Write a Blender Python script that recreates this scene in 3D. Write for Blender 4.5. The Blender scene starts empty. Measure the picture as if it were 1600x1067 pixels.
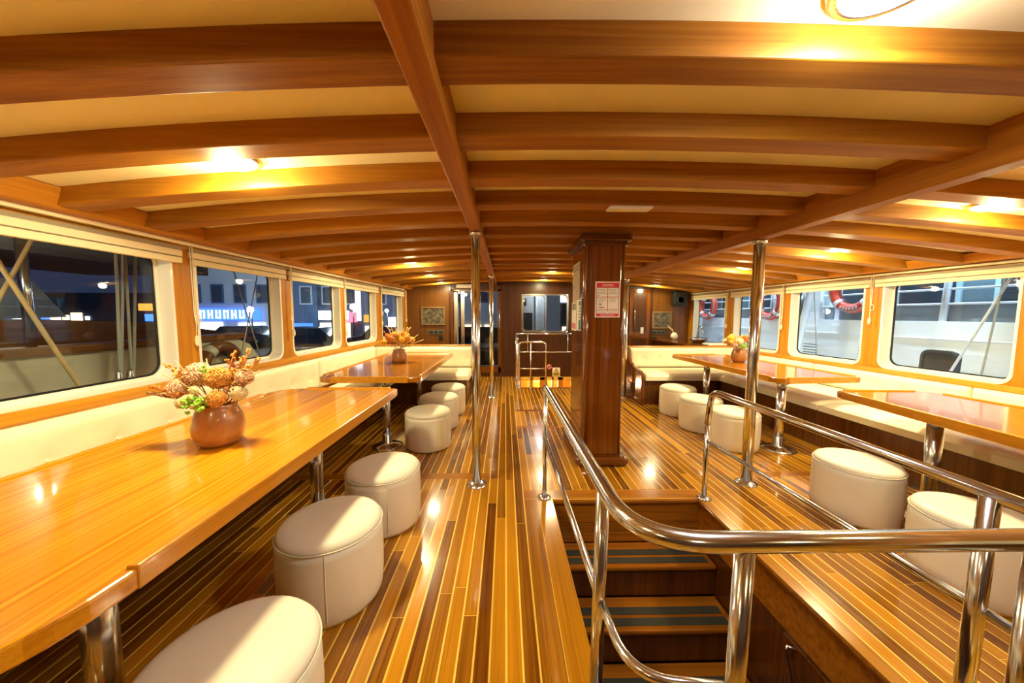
import bpy, bmesh, math, random
from mathutils import Vector, Matrix
random.seed(7)
scene = bpy.context.scene
C = scene.collection
PI = math.pi

# ------------------------------------------------------------------ camera, world, light, exposure
HC = 1.45
YAW, PITCH, ROLL = math.radians(1.1076), math.radians(4.5204), math.radians(-0.1494)
cam = bpy.data.cameras.new('camera'); camo = bpy.data.objects.new('camera', cam); C.objects.link(camo)
cam.sensor_width = 36.0; cam.lens = 12.0; cam.clip_start = 0.02; cam.clip_end = 300
fwd = Vector((math.sin(YAW)*math.cos(PITCH), math.cos(YAW)*math.cos(PITCH), -math.sin(PITCH)))
r0 = Vector((math.cos(YAW), -math.sin(YAW), 0)); d0 = fwd.cross(r0)
rt = math.cos(ROLL)*r0 + math.sin(ROLL)*d0
dn = -math.sin(ROLL)*r0 + math.cos(ROLL)*d0
m = Matrix.Identity(4)
for i in range(3):
    m[i][0] = rt[i]; m[i][1] = -dn[i]; m[i][2] = -fwd[i]
m[0][3], m[1][3], m[2][3] = 0, 0, HC
camo.matrix_world = m
scene.camera = camo
vs = scene.view_settings
vs.view_transform = 'Standard'; vs.look = 'None'; vs.exposure = 1.08; vs.gamma = 1.0; vs.use_curve_mapping = False
scene.cycles.use_denoising = True
scene.cycles.max_bounces = 8; scene.cycles.diffuse_bounces = 5; scene.cycles.glossy_bounces = 4
scene.cycles.use_adaptive_sampling = True; scene.cycles.adaptive_threshold = 0.02
scene.cycles.transparent_max_bounces = 12
scene.cycles.sample_clamp_indirect = 6.0
scene.cycles.caustics_reflective = False; scene.cycles.caustics_refractive = False
world = bpy.data.worlds.new('night_sky'); scene.world = world; world.use_nodes = True
bg = world.node_tree.nodes['Background']; bg.inputs[0].default_value = (0.010, 0.016, 0.035, 1); bg.inputs[1].default_value = 1.0

def raw_light(name, kind, loc, power, color, size=0.2, aim=None, spot=None):
    l = bpy.data.lights.new(name, kind); l.energy = power; l.color = color
    if kind == 'AREA': l.shape = 'DISK'; l.size = size
    else: l.shadow_soft_size = size
    if spot: l.spot_size = spot; l.spot_blend = 0.6
    o = bpy.data.objects.new(name, l); C.objects.link(o); o.location = loc
    if aim: o.rotation_euler = (Vector(aim)-Vector(loc)).to_track_quat('-Z', 'Y').to_euler()
    return o
# deck floodlights of the quay and of the boats alongside (cool white)
for y in (2.5, 6.0, 9.5):
    raw_light('quay_floodlight', 'SPOT', (5.0, y, 5.2), 640, (0.58, 0.81, 1.0), 0.25, (5.9, y, 0.6), 2.2)
raw_light('side_deck_light', 'POINT', (-3.05, 1.6, 1.97), 9, (1.0, 0.86, 0.62), 0.1)
for y in (2.6, 4.8, 7.0, 9.2): raw_light('boat_deck_lamp', 'POINT', (6.55, y, 2.28), 9, (0.35, 0.78, 1.0), 0.06)
raw_light('neighbour_fill_light', 'POINT', (-4.9, 3.6, 2.05), 10, (1.0, 0.84, 0.6), 0.06)  # unseen light added to brighten the brown boat's hull and tarpaulin
raw_light('street_floodlight', 'SPOT', (-16, 14, 9), 1300, (0.62, 0.80, 1.0), 0.6, (-13, 28, 1), 2.3)
WARM = (1.0, 0.87, 0.47)
LAMP_W = 28.0

# ------------------------------------------------------------------ materials
MATS = {}
def nt(name):
    mt = bpy.data.materials.new(name); mt.use_nodes = True
    t = mt.node_tree; b = t.nodes['Principled BSDF']; MATS[name] = mt
    return mt, t, b
def plain(name, col, rough=0.5, metal=0.0, coat=0.0, spec=0.5, bump=0.0, bscale=60, vary=0.0, vscale=8, emis=None, estr=0):
    mt, t, b = nt(name)
    b.inputs['Base Color'].default_value = (*col, 1); b.inputs['Roughness'].default_value = rough
    b.inputs['Metallic'].default_value = metal; b.inputs['Coat Weight'].default_value = coat
    b.inputs['Specular IOR Level'].default_value = spec
    geo = t.nodes.new('ShaderNodeNewGeometry')
    if vary:
        n = t.nodes.new('ShaderNodeTexNoise'); n.inputs['Scale'].default_value = vscale; n.inputs['Detail'].default_value = 5
        t.links.new(geo.outputs['Position'], n.inputs['Vector'])
        r = t.nodes.new('ShaderNodeValToRGB')
        r.color_ramp.elements[0].position = 0.3; r.color_ramp.elements[1].position = 0.7
        r.color_ramp.elements[0].color = (*[c*(1-vary) for c in col], 1)
        r.color_ramp.elements[1].color = (*[min(1, c*(1+vary)) for c in col], 1)
        t.links.new(n.outputs['Fac'], r.inputs['Fac']); t.links.new(r.outputs['Color'], b.inputs['Base Color'])
    if bump:
        n2 = t.nodes.new('ShaderNodeTexNoise'); n2.inputs['Scale'].default_value = bscale; n2.inputs['Detail'].default_value = 4
        t.links.new(geo.outputs['Position'], n2.inputs['Vector'])
        bp = t.nodes.new('ShaderNodeBump'); bp.inputs['Strength'].default_value = bump; bp.inputs['Distance'].default_value = 0.01
        t.links.new(n2.outputs['Fac'], bp.inputs['Height']); t.links.new(bp.outputs['Normal'], b.inputs['Normal'])
    if emis:
        b.inputs['Emission Color'].default_value = (*emis, 1); b.inputs['Emission Strength'].default_value = estr
    return mt
def wood(name, dark, light, axis, rough=0.22, coat=0.4, across=26, along=1.3, rnd=None, amount=0.5, strips=0.0, coat_rough=0.06, spec=0.4, gamp=0.9):
    """varnished wood, grain running along the world axis given; rnd = 'obj' / 'island' varies piece by piece"""
    mt, t, b = nt(name); L = t.links
    geo = t.nodes.new('ShaderNodeNewGeometry')
    vec = geo.outputs['Position']
    rv = None
    if rnd == 'obj':
        oi = t.nodes.new('ShaderNodeObjectInfo'); rv = oi.outputs['Random']
    elif rnd == 'island':
        rv = geo.outputs['Random Per Island']
    if rv is not None:
        ml = t.nodes.new('ShaderNodeMath'); ml.operation = 'MULTIPLY'; ml.inputs[1].default_value = 37.0; L.new(rv, ml.inputs[0])
        ad = t.nodes.new('ShaderNodeVectorMath'); ad.operation = 'ADD'; L.new(vec, ad.inputs[0]); L.new(ml.outputs[0], ad.inputs[1])
        vec = ad.outputs[0]
    mp = t.nodes.new('ShaderNodeMapping'); L.new(vec, mp.inputs['Vector'])
    sc = [across, across, across]; sc['XYZ'.index(axis)] = along
    mp.inputs['Scale'].default_value = sc
    n = t.nodes.new('ShaderNodeTexNoise'); n.inputs['Scale'].default_value = 1.0; n.inputs['Detail'].default_value = 7
    n.inputs['Roughness'].default_value = 0.6; n.inputs['Distortion'].default_value = 0.35
    L.new(mp.outputs[0], n.inputs['Vector'])
    mp2 = t.nodes.new('ShaderNodeMapping'); L.new(vec, mp2.inputs['Vector']); mp2.inputs['Scale'].default_value = [s*(6 if i != 'XYZ'.index(axis) else 2) for i, s in enumerate(sc)]
    n2 = t.nodes.new('ShaderNodeTexNoise'); n2.inputs['Scale'].default_value = 1.0; n2.inputs['Detail'].default_value = 3; L.new(mp2.outputs[0], n2.inputs['Vector'])
    mx = t.nodes.new('ShaderNodeMath'); mx.operation = 'MULTIPLY_ADD'; mx.inputs[1].default_value = 0.35; L.new(n2.outputs['Fac'], mx.inputs[0])
    m2 = t.nodes.new('ShaderNodeMath'); m2.operation = 'MULTIPLY_ADD'; m2.inputs[1].default_value = gamp; m2.inputs[2].default_value = 0.33-0.5*gamp; L.new(n.outputs['Fac'], m2.inputs[0])
    L.new(m2.outputs[0], mx.inputs[2])
    fac = mx.outputs[0]
    if rv is not None:
        m3 = t.nodes.new('ShaderNodeMath'); m3.operation = 'MULTIPLY_ADD'; m3.inputs[1].default_value = amount; L.new(rv, m3.inputs[0])
        m4 = t.nodes.new('ShaderNodeMath'); m4.operation = 'SUBTRACT'; m4.inputs[1].default_value = amount*0.5; L.new(fac, m4.inputs[0]); L.new(m4.outputs[0], m3.inputs[2]); fac = m3.outputs[0]
    if strips:
        sx = t.nodes.new('ShaderNodeSeparateXYZ'); L.new(geo.outputs['Position'], sx.inputs[0])
        sm = t.nodes.new('ShaderNodeMath'); sm.operation = 'MULTIPLY'; sm.inputs[1].default_value = strips; L.new(sx.outputs['Y' if axis == 'X' else 'X'], sm.inputs[0])
        fl = t.nodes.new('ShaderNodeMath'); fl.operation = 'FLOOR'; L.new(sm.outputs[0], fl.inputs[0])
        wn = t.nodes.new('ShaderNodeTexWhiteNoise'); wn.noise_dimensions = '1D'; L.new(fl.outputs[0], wn.inputs['W'])
        s3 = t.nodes.new('ShaderNodeMath'); s3.operation = 'MULTIPLY_ADD'; s3.inputs[1].default_value = 0.30; L.new(wn.outputs['Value'], s3.inputs[0])
        s4 = t.nodes.new('ShaderNodeMath'); s4.operation = 'SUBTRACT'; s4.inputs[1].default_value = 0.15; L.new(fac, s4.inputs[0]); L.new(s4.outputs[0], s3.inputs[2]); fac = s3.outputs[0]
    r = t.nodes.new('ShaderNodeValToRGB'); e = r.color_ramp.elements
    e[0].position = 0.22; e[0].color = (*dark, 1); e[1].position = 0.80; e[1].color = (*light, 1)
    L.new(fac, r.inputs['Fac']); L.new(r.outputs['Color'], b.inputs['Base Color'])
    b.inputs['Specular IOR Level'].default_value = spec; b.inputs['Roughness'].default_value = rough; b.inputs['Coat Weight'].default_value = coat; b.inputs['Coat Roughness'].default_value = coat_rough
    bp = t.nodes.new('ShaderNodeBump'); bp.inputs['Strength'].default_value = 0.04; bp.inputs['Distance'].default_value = 0.004
    L.new(n2.outputs['Fac'], bp.inputs['Height']); L.new(bp.outputs['Normal'], b.inputs['Normal'])
    return mt
def glass(name, tint=(0.92, 0.95, 0.96), ior=1.45):
    mt, t, b = nt(name); t.nodes.remove(b); L = t.links
    out = t.nodes['Material Output']
    tr = t.nodes.new('ShaderNodeBsdfTransparent'); tr.inputs[0].default_value = (*tint, 1)
    gl = t.nodes.new('ShaderNodeBsdfGlossy'); gl.inputs['Roughness'].default_value = 0.015
    lw = t.nodes.new('ShaderNodeLayerWeight'); lw.inputs['Blend'].default_value = 0.5
    pw = t.nodes.new('ShaderNodeMath'); pw.operation = 'POWER'; pw.inputs[1].default_value = 5.0; L.new(lw.outputs['Facing'], pw.inputs[0])
    fr = t.nodes.new('ShaderNodeMath'); fr.operation = 'MULTIPLY_ADD'; fr.inputs[1].default_value = 0.85; fr.inputs[2].default_value = 0.03; L.new(pw.outputs[0], fr.inputs[0])
    mix = t.nodes.new('ShaderNodeMixShader'); L.new(fr.outputs[0], mix.inputs[0]); L.new(tr.outputs[0], mix.inputs[1]); L.new(gl.outputs[0], mix.inputs[2])
    L.new(mix.outputs[0], out.inputs['Surface'])
    return mt
def glow(name, col, strength):
    mt, t, b = nt(name); t.nodes.remove(b)
    em = t.nodes.new('ShaderNodeEmission'); em.inputs[0].default_value = (*col, 1); em.inputs[1].default_value = strength
    t.links.new(em.outputs[0], t.nodes['Material Output'].inputs['Surface']); return mt

wood('plank_wood', (0.105, 0.023, 0.002), (0.60, 0.255, 0.009), 'Y', 0.17, 0.7, 48, 0.8, rnd='obj', amount=0.46, gamp=0.5)
wood('plank_wood_far', (0.105, 0.023, 0.002), (0.60, 0.255, 0.009), 'Y', 0.17, 0.7, 48, 0.8, rnd='island', amount=0.46, gamp=0.5)
wood('plank_wood_cross', (0.14, 0.036, 0.003), (0.46, 0.17, 0.010), 'X', 0.17, 0.7, 48, 0.8, rnd='obj', amount=0.3)
plain('seam_maple', (0.86, 0.56, 0.09), 0.25, coat=0.6, vary=0.08)
wood('beam_wood', (0.19, 0.062, 0.004), (0.50, 0.222, 0.018), 'X', 0.5, 0.0, 16, 0.7, rnd='obj', amount=0.30, spec=0.22)
wood('girder_wood', (0.26, 0.082, 0.005), (0.54, 0.22, 0.016), 'Y', 0.5, 0.0, 16, 0.7, rnd='obj', amount=0.2, spec=0.22)
wood('wall_wood', (0.30, 0.098, 0.005), (0.62, 0.27, 0.018), 'Z', 0.36, 0.12, 24, 0.9, coat_rough=0.2)
wood('sill_wood', (0.34, 0.115, 0.006), (0.70, 0.32, 0.022), 'Y', 0.28, 0.35, 26, 0.8)
wood('veneer_wood', (0.085, 0.026, 0.0025), (0.22, 0.082, 0.008), 'Z', 0.36, 0.12, 22, 0.8, coat_rough=0.2)
wood('bulkhead_wood', (0.030, 0.008, 0.0015), (0.095, 0.028, 0.0045), 'Z', 0.34, 0.12, 22, 0.7, coat_rough=0.2)
wood('column_wood', (0.065, 0.014, 0.0018), (0.25, 0.070, 0.006), 'Z', 0.17, 0.7, 26, 0.5)
wood('column_base_wood', (0.05, 0.011, 0.0015), (0.17, 0.045, 0.005), 'X', 0.2, 0.7, 22, 0.8)
wood('table_wood', (0.46, 0.155, 0.004), (0.78, 0.35, 0.012), 'Y', 0.20, 0.55, 60, 0.6, strips=70)
wood('table_wood_red', (0.27, 0.080, 0.004), (0.54, 0.20, 0.010), 'Y', 0.18, 0.7, 60, 0.6, strips=34)
wood('table_edge_wood', (0.44, 0.155, 0.007), (0.76, 0.34, 0.020), 'Y', 0.22, 0.5, 26, 0.9)
wood('bench_wood', (0.070, 0.020, 0.003), (0.21, 0.072, 0.009), 'Z', 0.25, 0.5, 30, 0.8)
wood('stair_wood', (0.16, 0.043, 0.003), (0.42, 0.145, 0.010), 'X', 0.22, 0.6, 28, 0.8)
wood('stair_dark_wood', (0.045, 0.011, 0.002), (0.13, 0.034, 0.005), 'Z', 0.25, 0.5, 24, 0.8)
wood('boat_brown_wood', (0.10, 0.030, 0.006), (0.26, 0.09, 0.018), 'Y', 0.3, 0.4, 10, 0.4)
plain('ceiling_cream', (0.97, 0.94, 0.62), 0.55, vary=0.04, vscale=3)
plain('vinyl_cream', (0.88, 0.81, 0.60), 0.42, bump=0.05, bscale=25, vary=0.03)
plain('pouf_vinyl', (0.77, 0.715, 0.585), 0.45, bump=0.06, bscale=140, vary=0.03, vscale=5)
plain('pouf_piping', (0.70, 0.65, 0.50), 0.5)
plain('chrome', (0.74, 0.78, 0.85), 0.17, metal=1.0)
plain('brushed_steel', (0.62, 0.60, 0.58), 0.22, metal=1.0)
plain('white_frame', (0.82, 0.80, 0.74), 0.35, coat=0.2)
plain('blind_cream', (0.80, 0.70, 0.48), 0.7, bump=0.1, bscale=200)
plain('blind_shade', (0.30, 0.25, 0.17), 0.8)  # shade under the rail and between folds, put into the colour
plain('cord_cream', (0.82, 0.76, 0.58), 0.7)
plain('grip_grey', (0.050, 0.048, 0.036), 0.9, spec=0.15, bump=0.5, bscale=400)
plain('vase_brown', (0.36, 0.155, 0.05), 0.3, coat=0.5)
plain('black_plastic', (0.012, 0.012, 0.012), 0.4)
plain('paper_white', (0.86, 0.84, 0.80), 0.6)
plain('print_red', (0.62, 0.016, 0.035), 0.5)
plain('print_grey', (0.30, 0.28, 0.27), 0.6)
plain('print_teal', (0.03, 0.20, 0.20), 0.5)
plain('print_pink', (0.70, 0.20, 0.28), 0.5)
plain('paper_tan', (0.55, 0.44, 0.26), 0.6)
plain('sign_yellow', (0.80, 0.56, 0.02), 0.5)
plain('print_black', (0.02, 0.02, 0.02), 0.5)
plain('picture_frame', (0.22, 0.13, 0.05), 0.35, vary=0.2)
plain('picture_photo', (0.11, 0.09, 0.06), 0.25, vary=0.8, vscale=14, coat=0.6)
plain('switch_grey', (0.10, 0.11, 0.09), 0.45)
plain('switch_white', (0.75, 0.73, 0.68), 0.4)
plain('hull_white', (0.80, 0.80, 0.80), 0.35, vary=0.02, vscale=2)
plain('hull_grey', (0.20, 0.23, 0.26), 0.5, vary=0.1, vscale=3)
plain('boat_dark', (0.035, 0.045, 0.06), 0.4)
plain('boat_paint', (0.72, 0.76, 0.80), 0.4)
plain('buoy_red', (0.72, 0.06, 0.025), 0.45)
plain('rope_grey', (0.42, 0.40, 0.36), 0.7, bump=0.4, bscale=300)
plain('bulwark_cream', (0.62, 0.56, 0.42), 0.45, vary=0.05)
plain('deck_dark', (0.05, 0.048, 0.045), 0.6)
plain('quay_stone', (0.16, 0.155, 0.15), 0.8, vary=0.25, vscale=2)
plain('facade_white', (0.62, 0.66, 0.72), 0.7, vary=0.05, vscale=1)
plain('facade_dark', (0.05, 0.07, 0.11), 0.7)
plain('facade_blue', (0.10, 0.16, 0.28), 0.7)
plain('car_dark', (0.03, 0.035, 0.045), 0.2, coat=0.8)
plain('water', (0.01, 0.014, 0.02), 0.08)
plain('bloom_gold', (0.66, 0.34, 0.07), 0.8, vary=0.35, vscale=90)
plain('bloom_pink', (0.78, 0.52, 0.34), 0.8, vary=0.3, vscale=90)
plain('bloom_cream', (0.80, 0.72, 0.46), 0.8, vary=0.15, vscale=90)
plain('bloom_orange', (0.60, 0.20, 0.03), 0.8, vary=0.35, vscale=90)
plain('bloom_yellow', (0.75, 0.42, 0.03), 0.8, vary=0.3, vscale=90)
plain('bloom_green', (0.30, 0.62, 0.05), 0.7, vary=0.3, vscale=90)
plain('stem_brown', (0.30, 0.13, 0.035), 0.8)
plain('stem_straw', (0.62, 0.45, 0.20), 0.8)
plain('fender_dark', (0.05, 0.05, 0.048), 0.8, bump=0.8, bscale=80)
glass('pane_glass'); glass('door_glass', (0.80, 0.84, 0.86))
glow('lens_warm', (1.0, 0.86, 0.58), 14); glow('lens_cool', (0.92, 0.94, 1.0), 14)
glow('shop_warm', (1.0, 0.72, 0.38), 1.8); glow('shop_white', (0.80, 0.92, 1.0), 2.6); glow('sign_blue', (0.05, 0.16, 0.9), 1.6)
glow('sign_red', (1.0, 0.06, 0.10), 4.0); glow('lamp_white', (0.75, 0.88, 1.0), 60); glow('bulb_warm', (1.0, 0.80, 0.5), 30)
glow('sign_orange', (1.0, 0.35, 0.05), 0.9); glow('window_white', (0.72, 0.86, 1.0), 1.6); glow('cabin_glow', (1.0, 0.34, 0.10), 1.4)

# ------------------------------------------------------------------ mesh builder
class MB:
    def __init__(s): s.v = []; s.f = []; s.sm = []
    def add(s, vs_, fs, smooth=False):
        o = len(s.v); s.v += [tuple(p) for p in vs_]
        for f in fs: s.f.append([i+o for i in f]); s.sm.append(smooth)
        return s
    def box(s, x0, x1, y0, y1, z0, z1):
        if x0 > x1: x0, x1 = x1, x0
        if y0 > y1: y0, y1 = y1, y0
        if z0 > z1: z0, z1 = z1, z0
        return s.add([(x0,y0,z0),(x1,y0,z0),(x1,y1,z0),(x0,y1,z0),(x0,y0,z1),(x1,y0,z1),(x1,y1,z1),(x0,y1,z1)],
                     [(0,3,2,1),(4,5,6,7),(0,1,5,4),(1,2,6,5),(2,3,7,6),(3,0,4,7)])
    def hexa(s, p):   # 8 points: bottom ring then top ring
        return s.add(p, [(0,3,2,1),(4,5,6,7),(0,1,5,4),(1,2,6,5),(2,3,7,6),(3,0,4,7)])
    def prism(s, poly, z0, z1, f=None):   # polygon (u,v) extruded in w, f maps (u,v,w)->xyz
        f = f or (lambda u, v, w: (u, v, w)); n = len(poly)
        a = [f(u, v, z0) for u, v in poly]+[f(u, v, z1) for u, v in poly]
        return s.add(a, [tuple(range(n))[::-1], tuple(range(n, 2*n))]+[(i, (i+1) % n, n+(i+1) % n, n+i) for i in range(n)])
    def ring(s, outer, inner, w0, w1, f):  # plate with a hole: matching point lists
        n = len(outer); a = [f(u, v, w0) for u, v in outer]+[f(u, v, w0) for u, v in inner]+[f(u, v, w1) for u, v in outer]+[f(u, v, w1) for u, v in inner]
        fs = []
        for i in range(n):
            j = (i+1) % n
            fs += [(i, j, n+j, n+i), (2*n+i, 3*n+i, 3*n+j, 2*n+j), (i, 2*n+i, 2*n+j, j), (n+i, n+j, 3*n+j, 3*n+i)]
        return s.add(a, fs)
    def lathe(s, prof, c=(0, 0, 0), n=32, axis='Z', cap=True):
        vs_ = []
        for r, h in prof:
            for k in range(n):
                a = 2*PI*k/n; p = (r*math.cos(a), r*math.sin(a), h)
                if axis == 'X': p = (p[2], p[0], p[1])
                elif axis == 'Y': p = (p[0], p[2], p[1])
                vs_.append((p[0]+c[0], p[1]+c[1], p[2]+c[2]))
        fs = []
        for i in range(len(prof)-1):
            for k in range(n):
                k2 = (k+1) % n; fs.append((i*n+k, i*n+k2, (i+1)*n+k2, (i+1)*n+k))
        if cap: fs += [tuple(range(n))[::-1], tuple((len(prof)-1)*n+k for k in range(n))]
        return s.add(vs_, fs, True)
    def tube(s, pts, r, n=14, closed=False):
        P = [Vector(p) for p in pts]; m_ = len(P); vs_ = []; up = None
        rr = r if isinstance(r, (list, tuple)) else [r]*m_
        for i, p in enumerate(P):
            if closed: t = (P[(i+1) % m_]-P[i-1]).normalized()
            else: t = (P[min(i+1, m_-1)]-P[max(i-1, 0)]).normalized()
            if up is None: up = Vector((0, 0, 1)) if abs(t.z) < 0.9 else Vector((1, 0, 0))
            a = t.cross(up).normalized(); up = a.cross(t).normalized()
            for k in range(n):
                q = p+(a*math.cos(2*PI*k/n)+up*math.sin(2*PI*k/n))*rr[i]; vs_.append(q)
        fs = []
        for i in range(m_ if closed else m_-1):
            j = (i+1) % m_
            for k in range(n):
                k2 = (k+1) % n; fs.append((i*n+k, i*n+k2, j*n+k2, j*n+k))
        if not closed: fs += [tuple(range(n))[::-1], tuple((m_-1)*n+k for k in range(n))]
        return s.add(vs_, fs, True)
    def blob(s, c, r, jit=0.0, sub=2, sq=(1, 1, 1)):
        bm = bmesh.new(); bmesh.ops.create_icosphere(bm, subdivisions=sub, radius=1)
        bm.verts.ensure_lookup_table()
        vs_ = []
        for v in bm.verts:
            k = r*(1+random.uniform(-jit, jit)); vs_.append((c[0]+v.co.x*k*sq[0], c[1]+v.co.y*k*sq[1], c[2]+v.co.z*k*sq[2]))
        fs = [tuple(v.index for v in f.verts) for f in bm.faces]; bm.free()
        return s.add(vs_, fs, jit < 0.05)
    def build(s, name, mat, parent=None, org=None, bev=0, seg=2):
        if org is None: org = parent_org(parent) if parent else (0, 0, 0)
        me = bpy.data.meshes.new(name); me.from_pydata([(v[0]-org[0], v[1]-org[1], v[2]-org[2]) for v in s.v], [], s.f)
        me.polygons.foreach_set('use_smooth', s.sm); me.update()
        bm = bmesh.new(); bm.from_mesh(me); bmesh.ops.recalc_face_normals(bm, faces=bm.faces); bm.to_mesh(me); bm.free()
        me.materials.append(MATS[mat])
        o = bpy.data.objects.new(name, me); C.objects.link(o)
        if parent: o.parent = parent
        else: o.location = org
        if bev:
            md = o.modifiers.new('bevel', 'BEVEL'); md.width = bev; md.segments = seg; md.limit_method = 'ANGLE'; md.angle_limit = 0.6
        return o
ORG = {}
def parent_org(p):
    v = Vector((0, 0, 0))
    while p: v += p.location; p = p.parent
    return v
def tag(o, label, cat, group=None):
    o['label'] = label; o['category'] = cat
    if group: o['group'] = group
    return o
def thing(name, label, cat, loc=(0, 0, 0), group=None):
    o = bpy.data.objects.new(name, None); C.objects.link(o); o.location = loc; o.empty_display_size = 0.1
    return tag(o, label, cat, group)
def structure(o): o['kind'] = 'structure'; return o
def sempty(name, loc=(0, 0, 0)):
    o = bpy.data.objects.new(name, None); C.objects.link(o); o.location = loc; return structure(o)
def copy_tree(o, parent=None):
    c = o.copy(); C.objects.link(c); c.parent = parent
    for ch in list(o.children): copy_tree(ch, c)
    return c
def interp(y, pts):
    if y <= pts[0][0]: (a, b), (c, d) = pts[0], pts[1]
    else:
        for k in range(len(pts)-1):
            (a, b), (c, d) = pts[k], pts[k+1]
            if y <= c: break
    return b+(d-b)*(y-a)/(c-a)
def rrect(u0, u1, v0, v1, r, n=6):
    out = []
    for cx_, cy_, a0 in ((u1-r, v1-r, 0), (u0+r, v1-r, 90), (u0+r, v0+r, 180), (u1-r, v0+r, 270)):
        for k in range(n+1):
            a = math.radians(a0+90*k/n); out.append((cx_+r*math.cos(a), cy_+r*math.sin(a)))
    return out
def rect_match(u0, u1, v0, v1, pts):   # project rounded-rect points out to a rectangle
    n = len(pts)//4; out = []
    for q, (cu, cv) in enumerate(((u1, v1), (u0, v1), (u0, v0), (u1, v0))):
        for k in range(n):
            f = k/(n-1); pu, pv = pts[q*n+k]
            if q in (0, 2): out.append((cu, pv) if f < 0.5 else ((pu, cv) if f > 0.5 else (cu, cv)))
            else: out.append((pu, cv) if f < 0.5 else ((cu, pv) if f > 0.5 else (cu, cv)))
    return out
def rpoly(pts, rad, n=6):   # rounded polygon (ccw), rad per corner
    out = []; m_ = len(pts)
    for i, p in enumerate(pts):
        a = Vector(pts[i-1]); b_ = Vector(p); c_ = Vector(pts[(i+1) % m_]); r = rad[i]
        d1 = (a-b_).normalized(); d2 = (c_-b_).normalized()
        for k in range(n+1):
            t = k/n; q = (b_+d1*r)*(1-t)**2+b_*2*t*(1-t)+(b_+d2*r)*t**2; out.append((q.x, q.y))
    return out

XL = [(-3, -2.5), (2.7, -2.5), (3.9, -2.468), (5.15, -2.43), (6.4, -2.36), (7.9, -2.245)]
XR = [(-3, 4.70), (0, 4.62), (2.9, 4.5), (7.9, 4.27)]
Xl = lambda y: interp(y, XL); Xr = lambda y: interp(y, XR)
YE = 7.9; YB = -2.4
PL = lambda y, z, off: (Xl(y)+off, y, z)      # a point off the left wall, into the room
PR = lambda y, z, off: (Xr(y)-off, y, z)
def camber(X): d = X-0.6; return 2.183-(0.019 if d < 0 else 0.0165)*d*d
CEIL = 0.095

# ------------------------------------------------------------------ floor and planks
PITCHW = 0.0695; SEAM0 = 0.0055; GAP = 0.0088; TH = 0.006
WX0, WX1, WY0, WY1 = 0.36, 1.54, 0.86, 2.58        # stairwell opening
HX0, HX1, HY0, HY1 = 0.30, 1.70, 6.72, 7.82        # far hatch opening
fl = MB()
def floor_cells():
    ys = [YB, WY0, WY1, HY0, HY1, YE+0.05]
    for a, b in zip(ys[:-1], ys[1:]):
        hole = (WX0, WX1) if (a, b) == (WY0, WY1) else ((HX0, HX1) if (a, b) == (HY0, HY1) else None)
        xl0, xl1, xr0, xr1 = Xl(a), Xl(b), Xr(a), Xr(b)
        def slab(l0, l1, r0_, r1_):
            fl.hexa([(l0, a, -0.06), (r0_, a, -0.06), (r1_, b, -0.06), (l1, b, -0.06), (l0, a, -0.0012), (r0_, a, -0.0012), (r1_, b, -0.0012), (l1, b, -0.0012)])
        if hole: slab(xl0, xl1, hole[0], hole[0]); slab(hole[1], hole[1], xr0, xr1)
        else: slab(xl0, xl1, xr0, xr1)
floor_cells()
floor = structure(fl.build('floor', 'seam_maple'))
unit = MB().box(-0.5, 0.5, -0.5, 0.5, -0.5, 0.5)
unit_me = None
def plank_obj(x0, x1, y0, y1, mat='plank_wood'):
    global unit_me
    key = 'unit_'+mat
    if key not in ORG:
        o = MB().box(-0.5, 0.5, -0.5, 0.5, -0.5, 0.5).build('plank', mat, floor); ORG[key] = o.data; me_o = o
    else:
        me_o = bpy.data.objects.new('plank', ORG[key]); C.objects.link(me_o); me_o.parent = floor
    me_o.location = ((x0+x1)/2, (y0+y1)/2, -TH/2); me_o.scale = (x1-x0, y1-y0, TH)
    return me_o
G = lambda i: SEAM0+i*PITCHW        # seam grid
E_ = 0.001
cuts = [(G(2)+E_, G(23)-E_, WY0-0.12, 2.72), (G(3)+E_, G(26)-E_, 6.60, 7.90), (-3, G(-2)-E_, 2.92, 3.03), (G(30)+E_, 5, 2.92, 3.03), (G(2)+E_, G(10)-E_, 4.27, 4.36), (G(2)+E_, G(10)-E_, 5.03, 5.12)]
cuts += [(G(-2)+E_, G(-1)-E_, 2.92, 5.3)]
g_ = GAP/2
frames = [(-2.12, G(-2)-g_, 2.924, 3.026), (G(30)+g_, 3.46, 2.924, 3.026), (G(2)+g_, G(23)-g_, 2.584, 2.716), (G(2)+g_, G(10)-g_, 4.274, 4.356), (G(2)+g_, G(10)-g_, 5.034, 5.116), (G(3)+g_, G(26)-g_, 6.604, 6.718)]
longs = [(G(2)+g_, 0.252, WY0-0.1, 2.578), (0.255, WX0+0.012, WY0-0.1, 2.578), (WX1-0.012, G(23)-g_, WY0-0.1, 2.578), (G(3)+g_, HX0, 6.725, 7.88), (HX1, G(26)-g_, 6.725, 7.88), (G(-2)+g_, G(-1)-g_, 2.924, 5.296)]
cands = []
i0 = int((-2.16-SEAM0)/PITCHW); i1 = int((3.50-SEAM0)/PITCHW)
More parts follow.
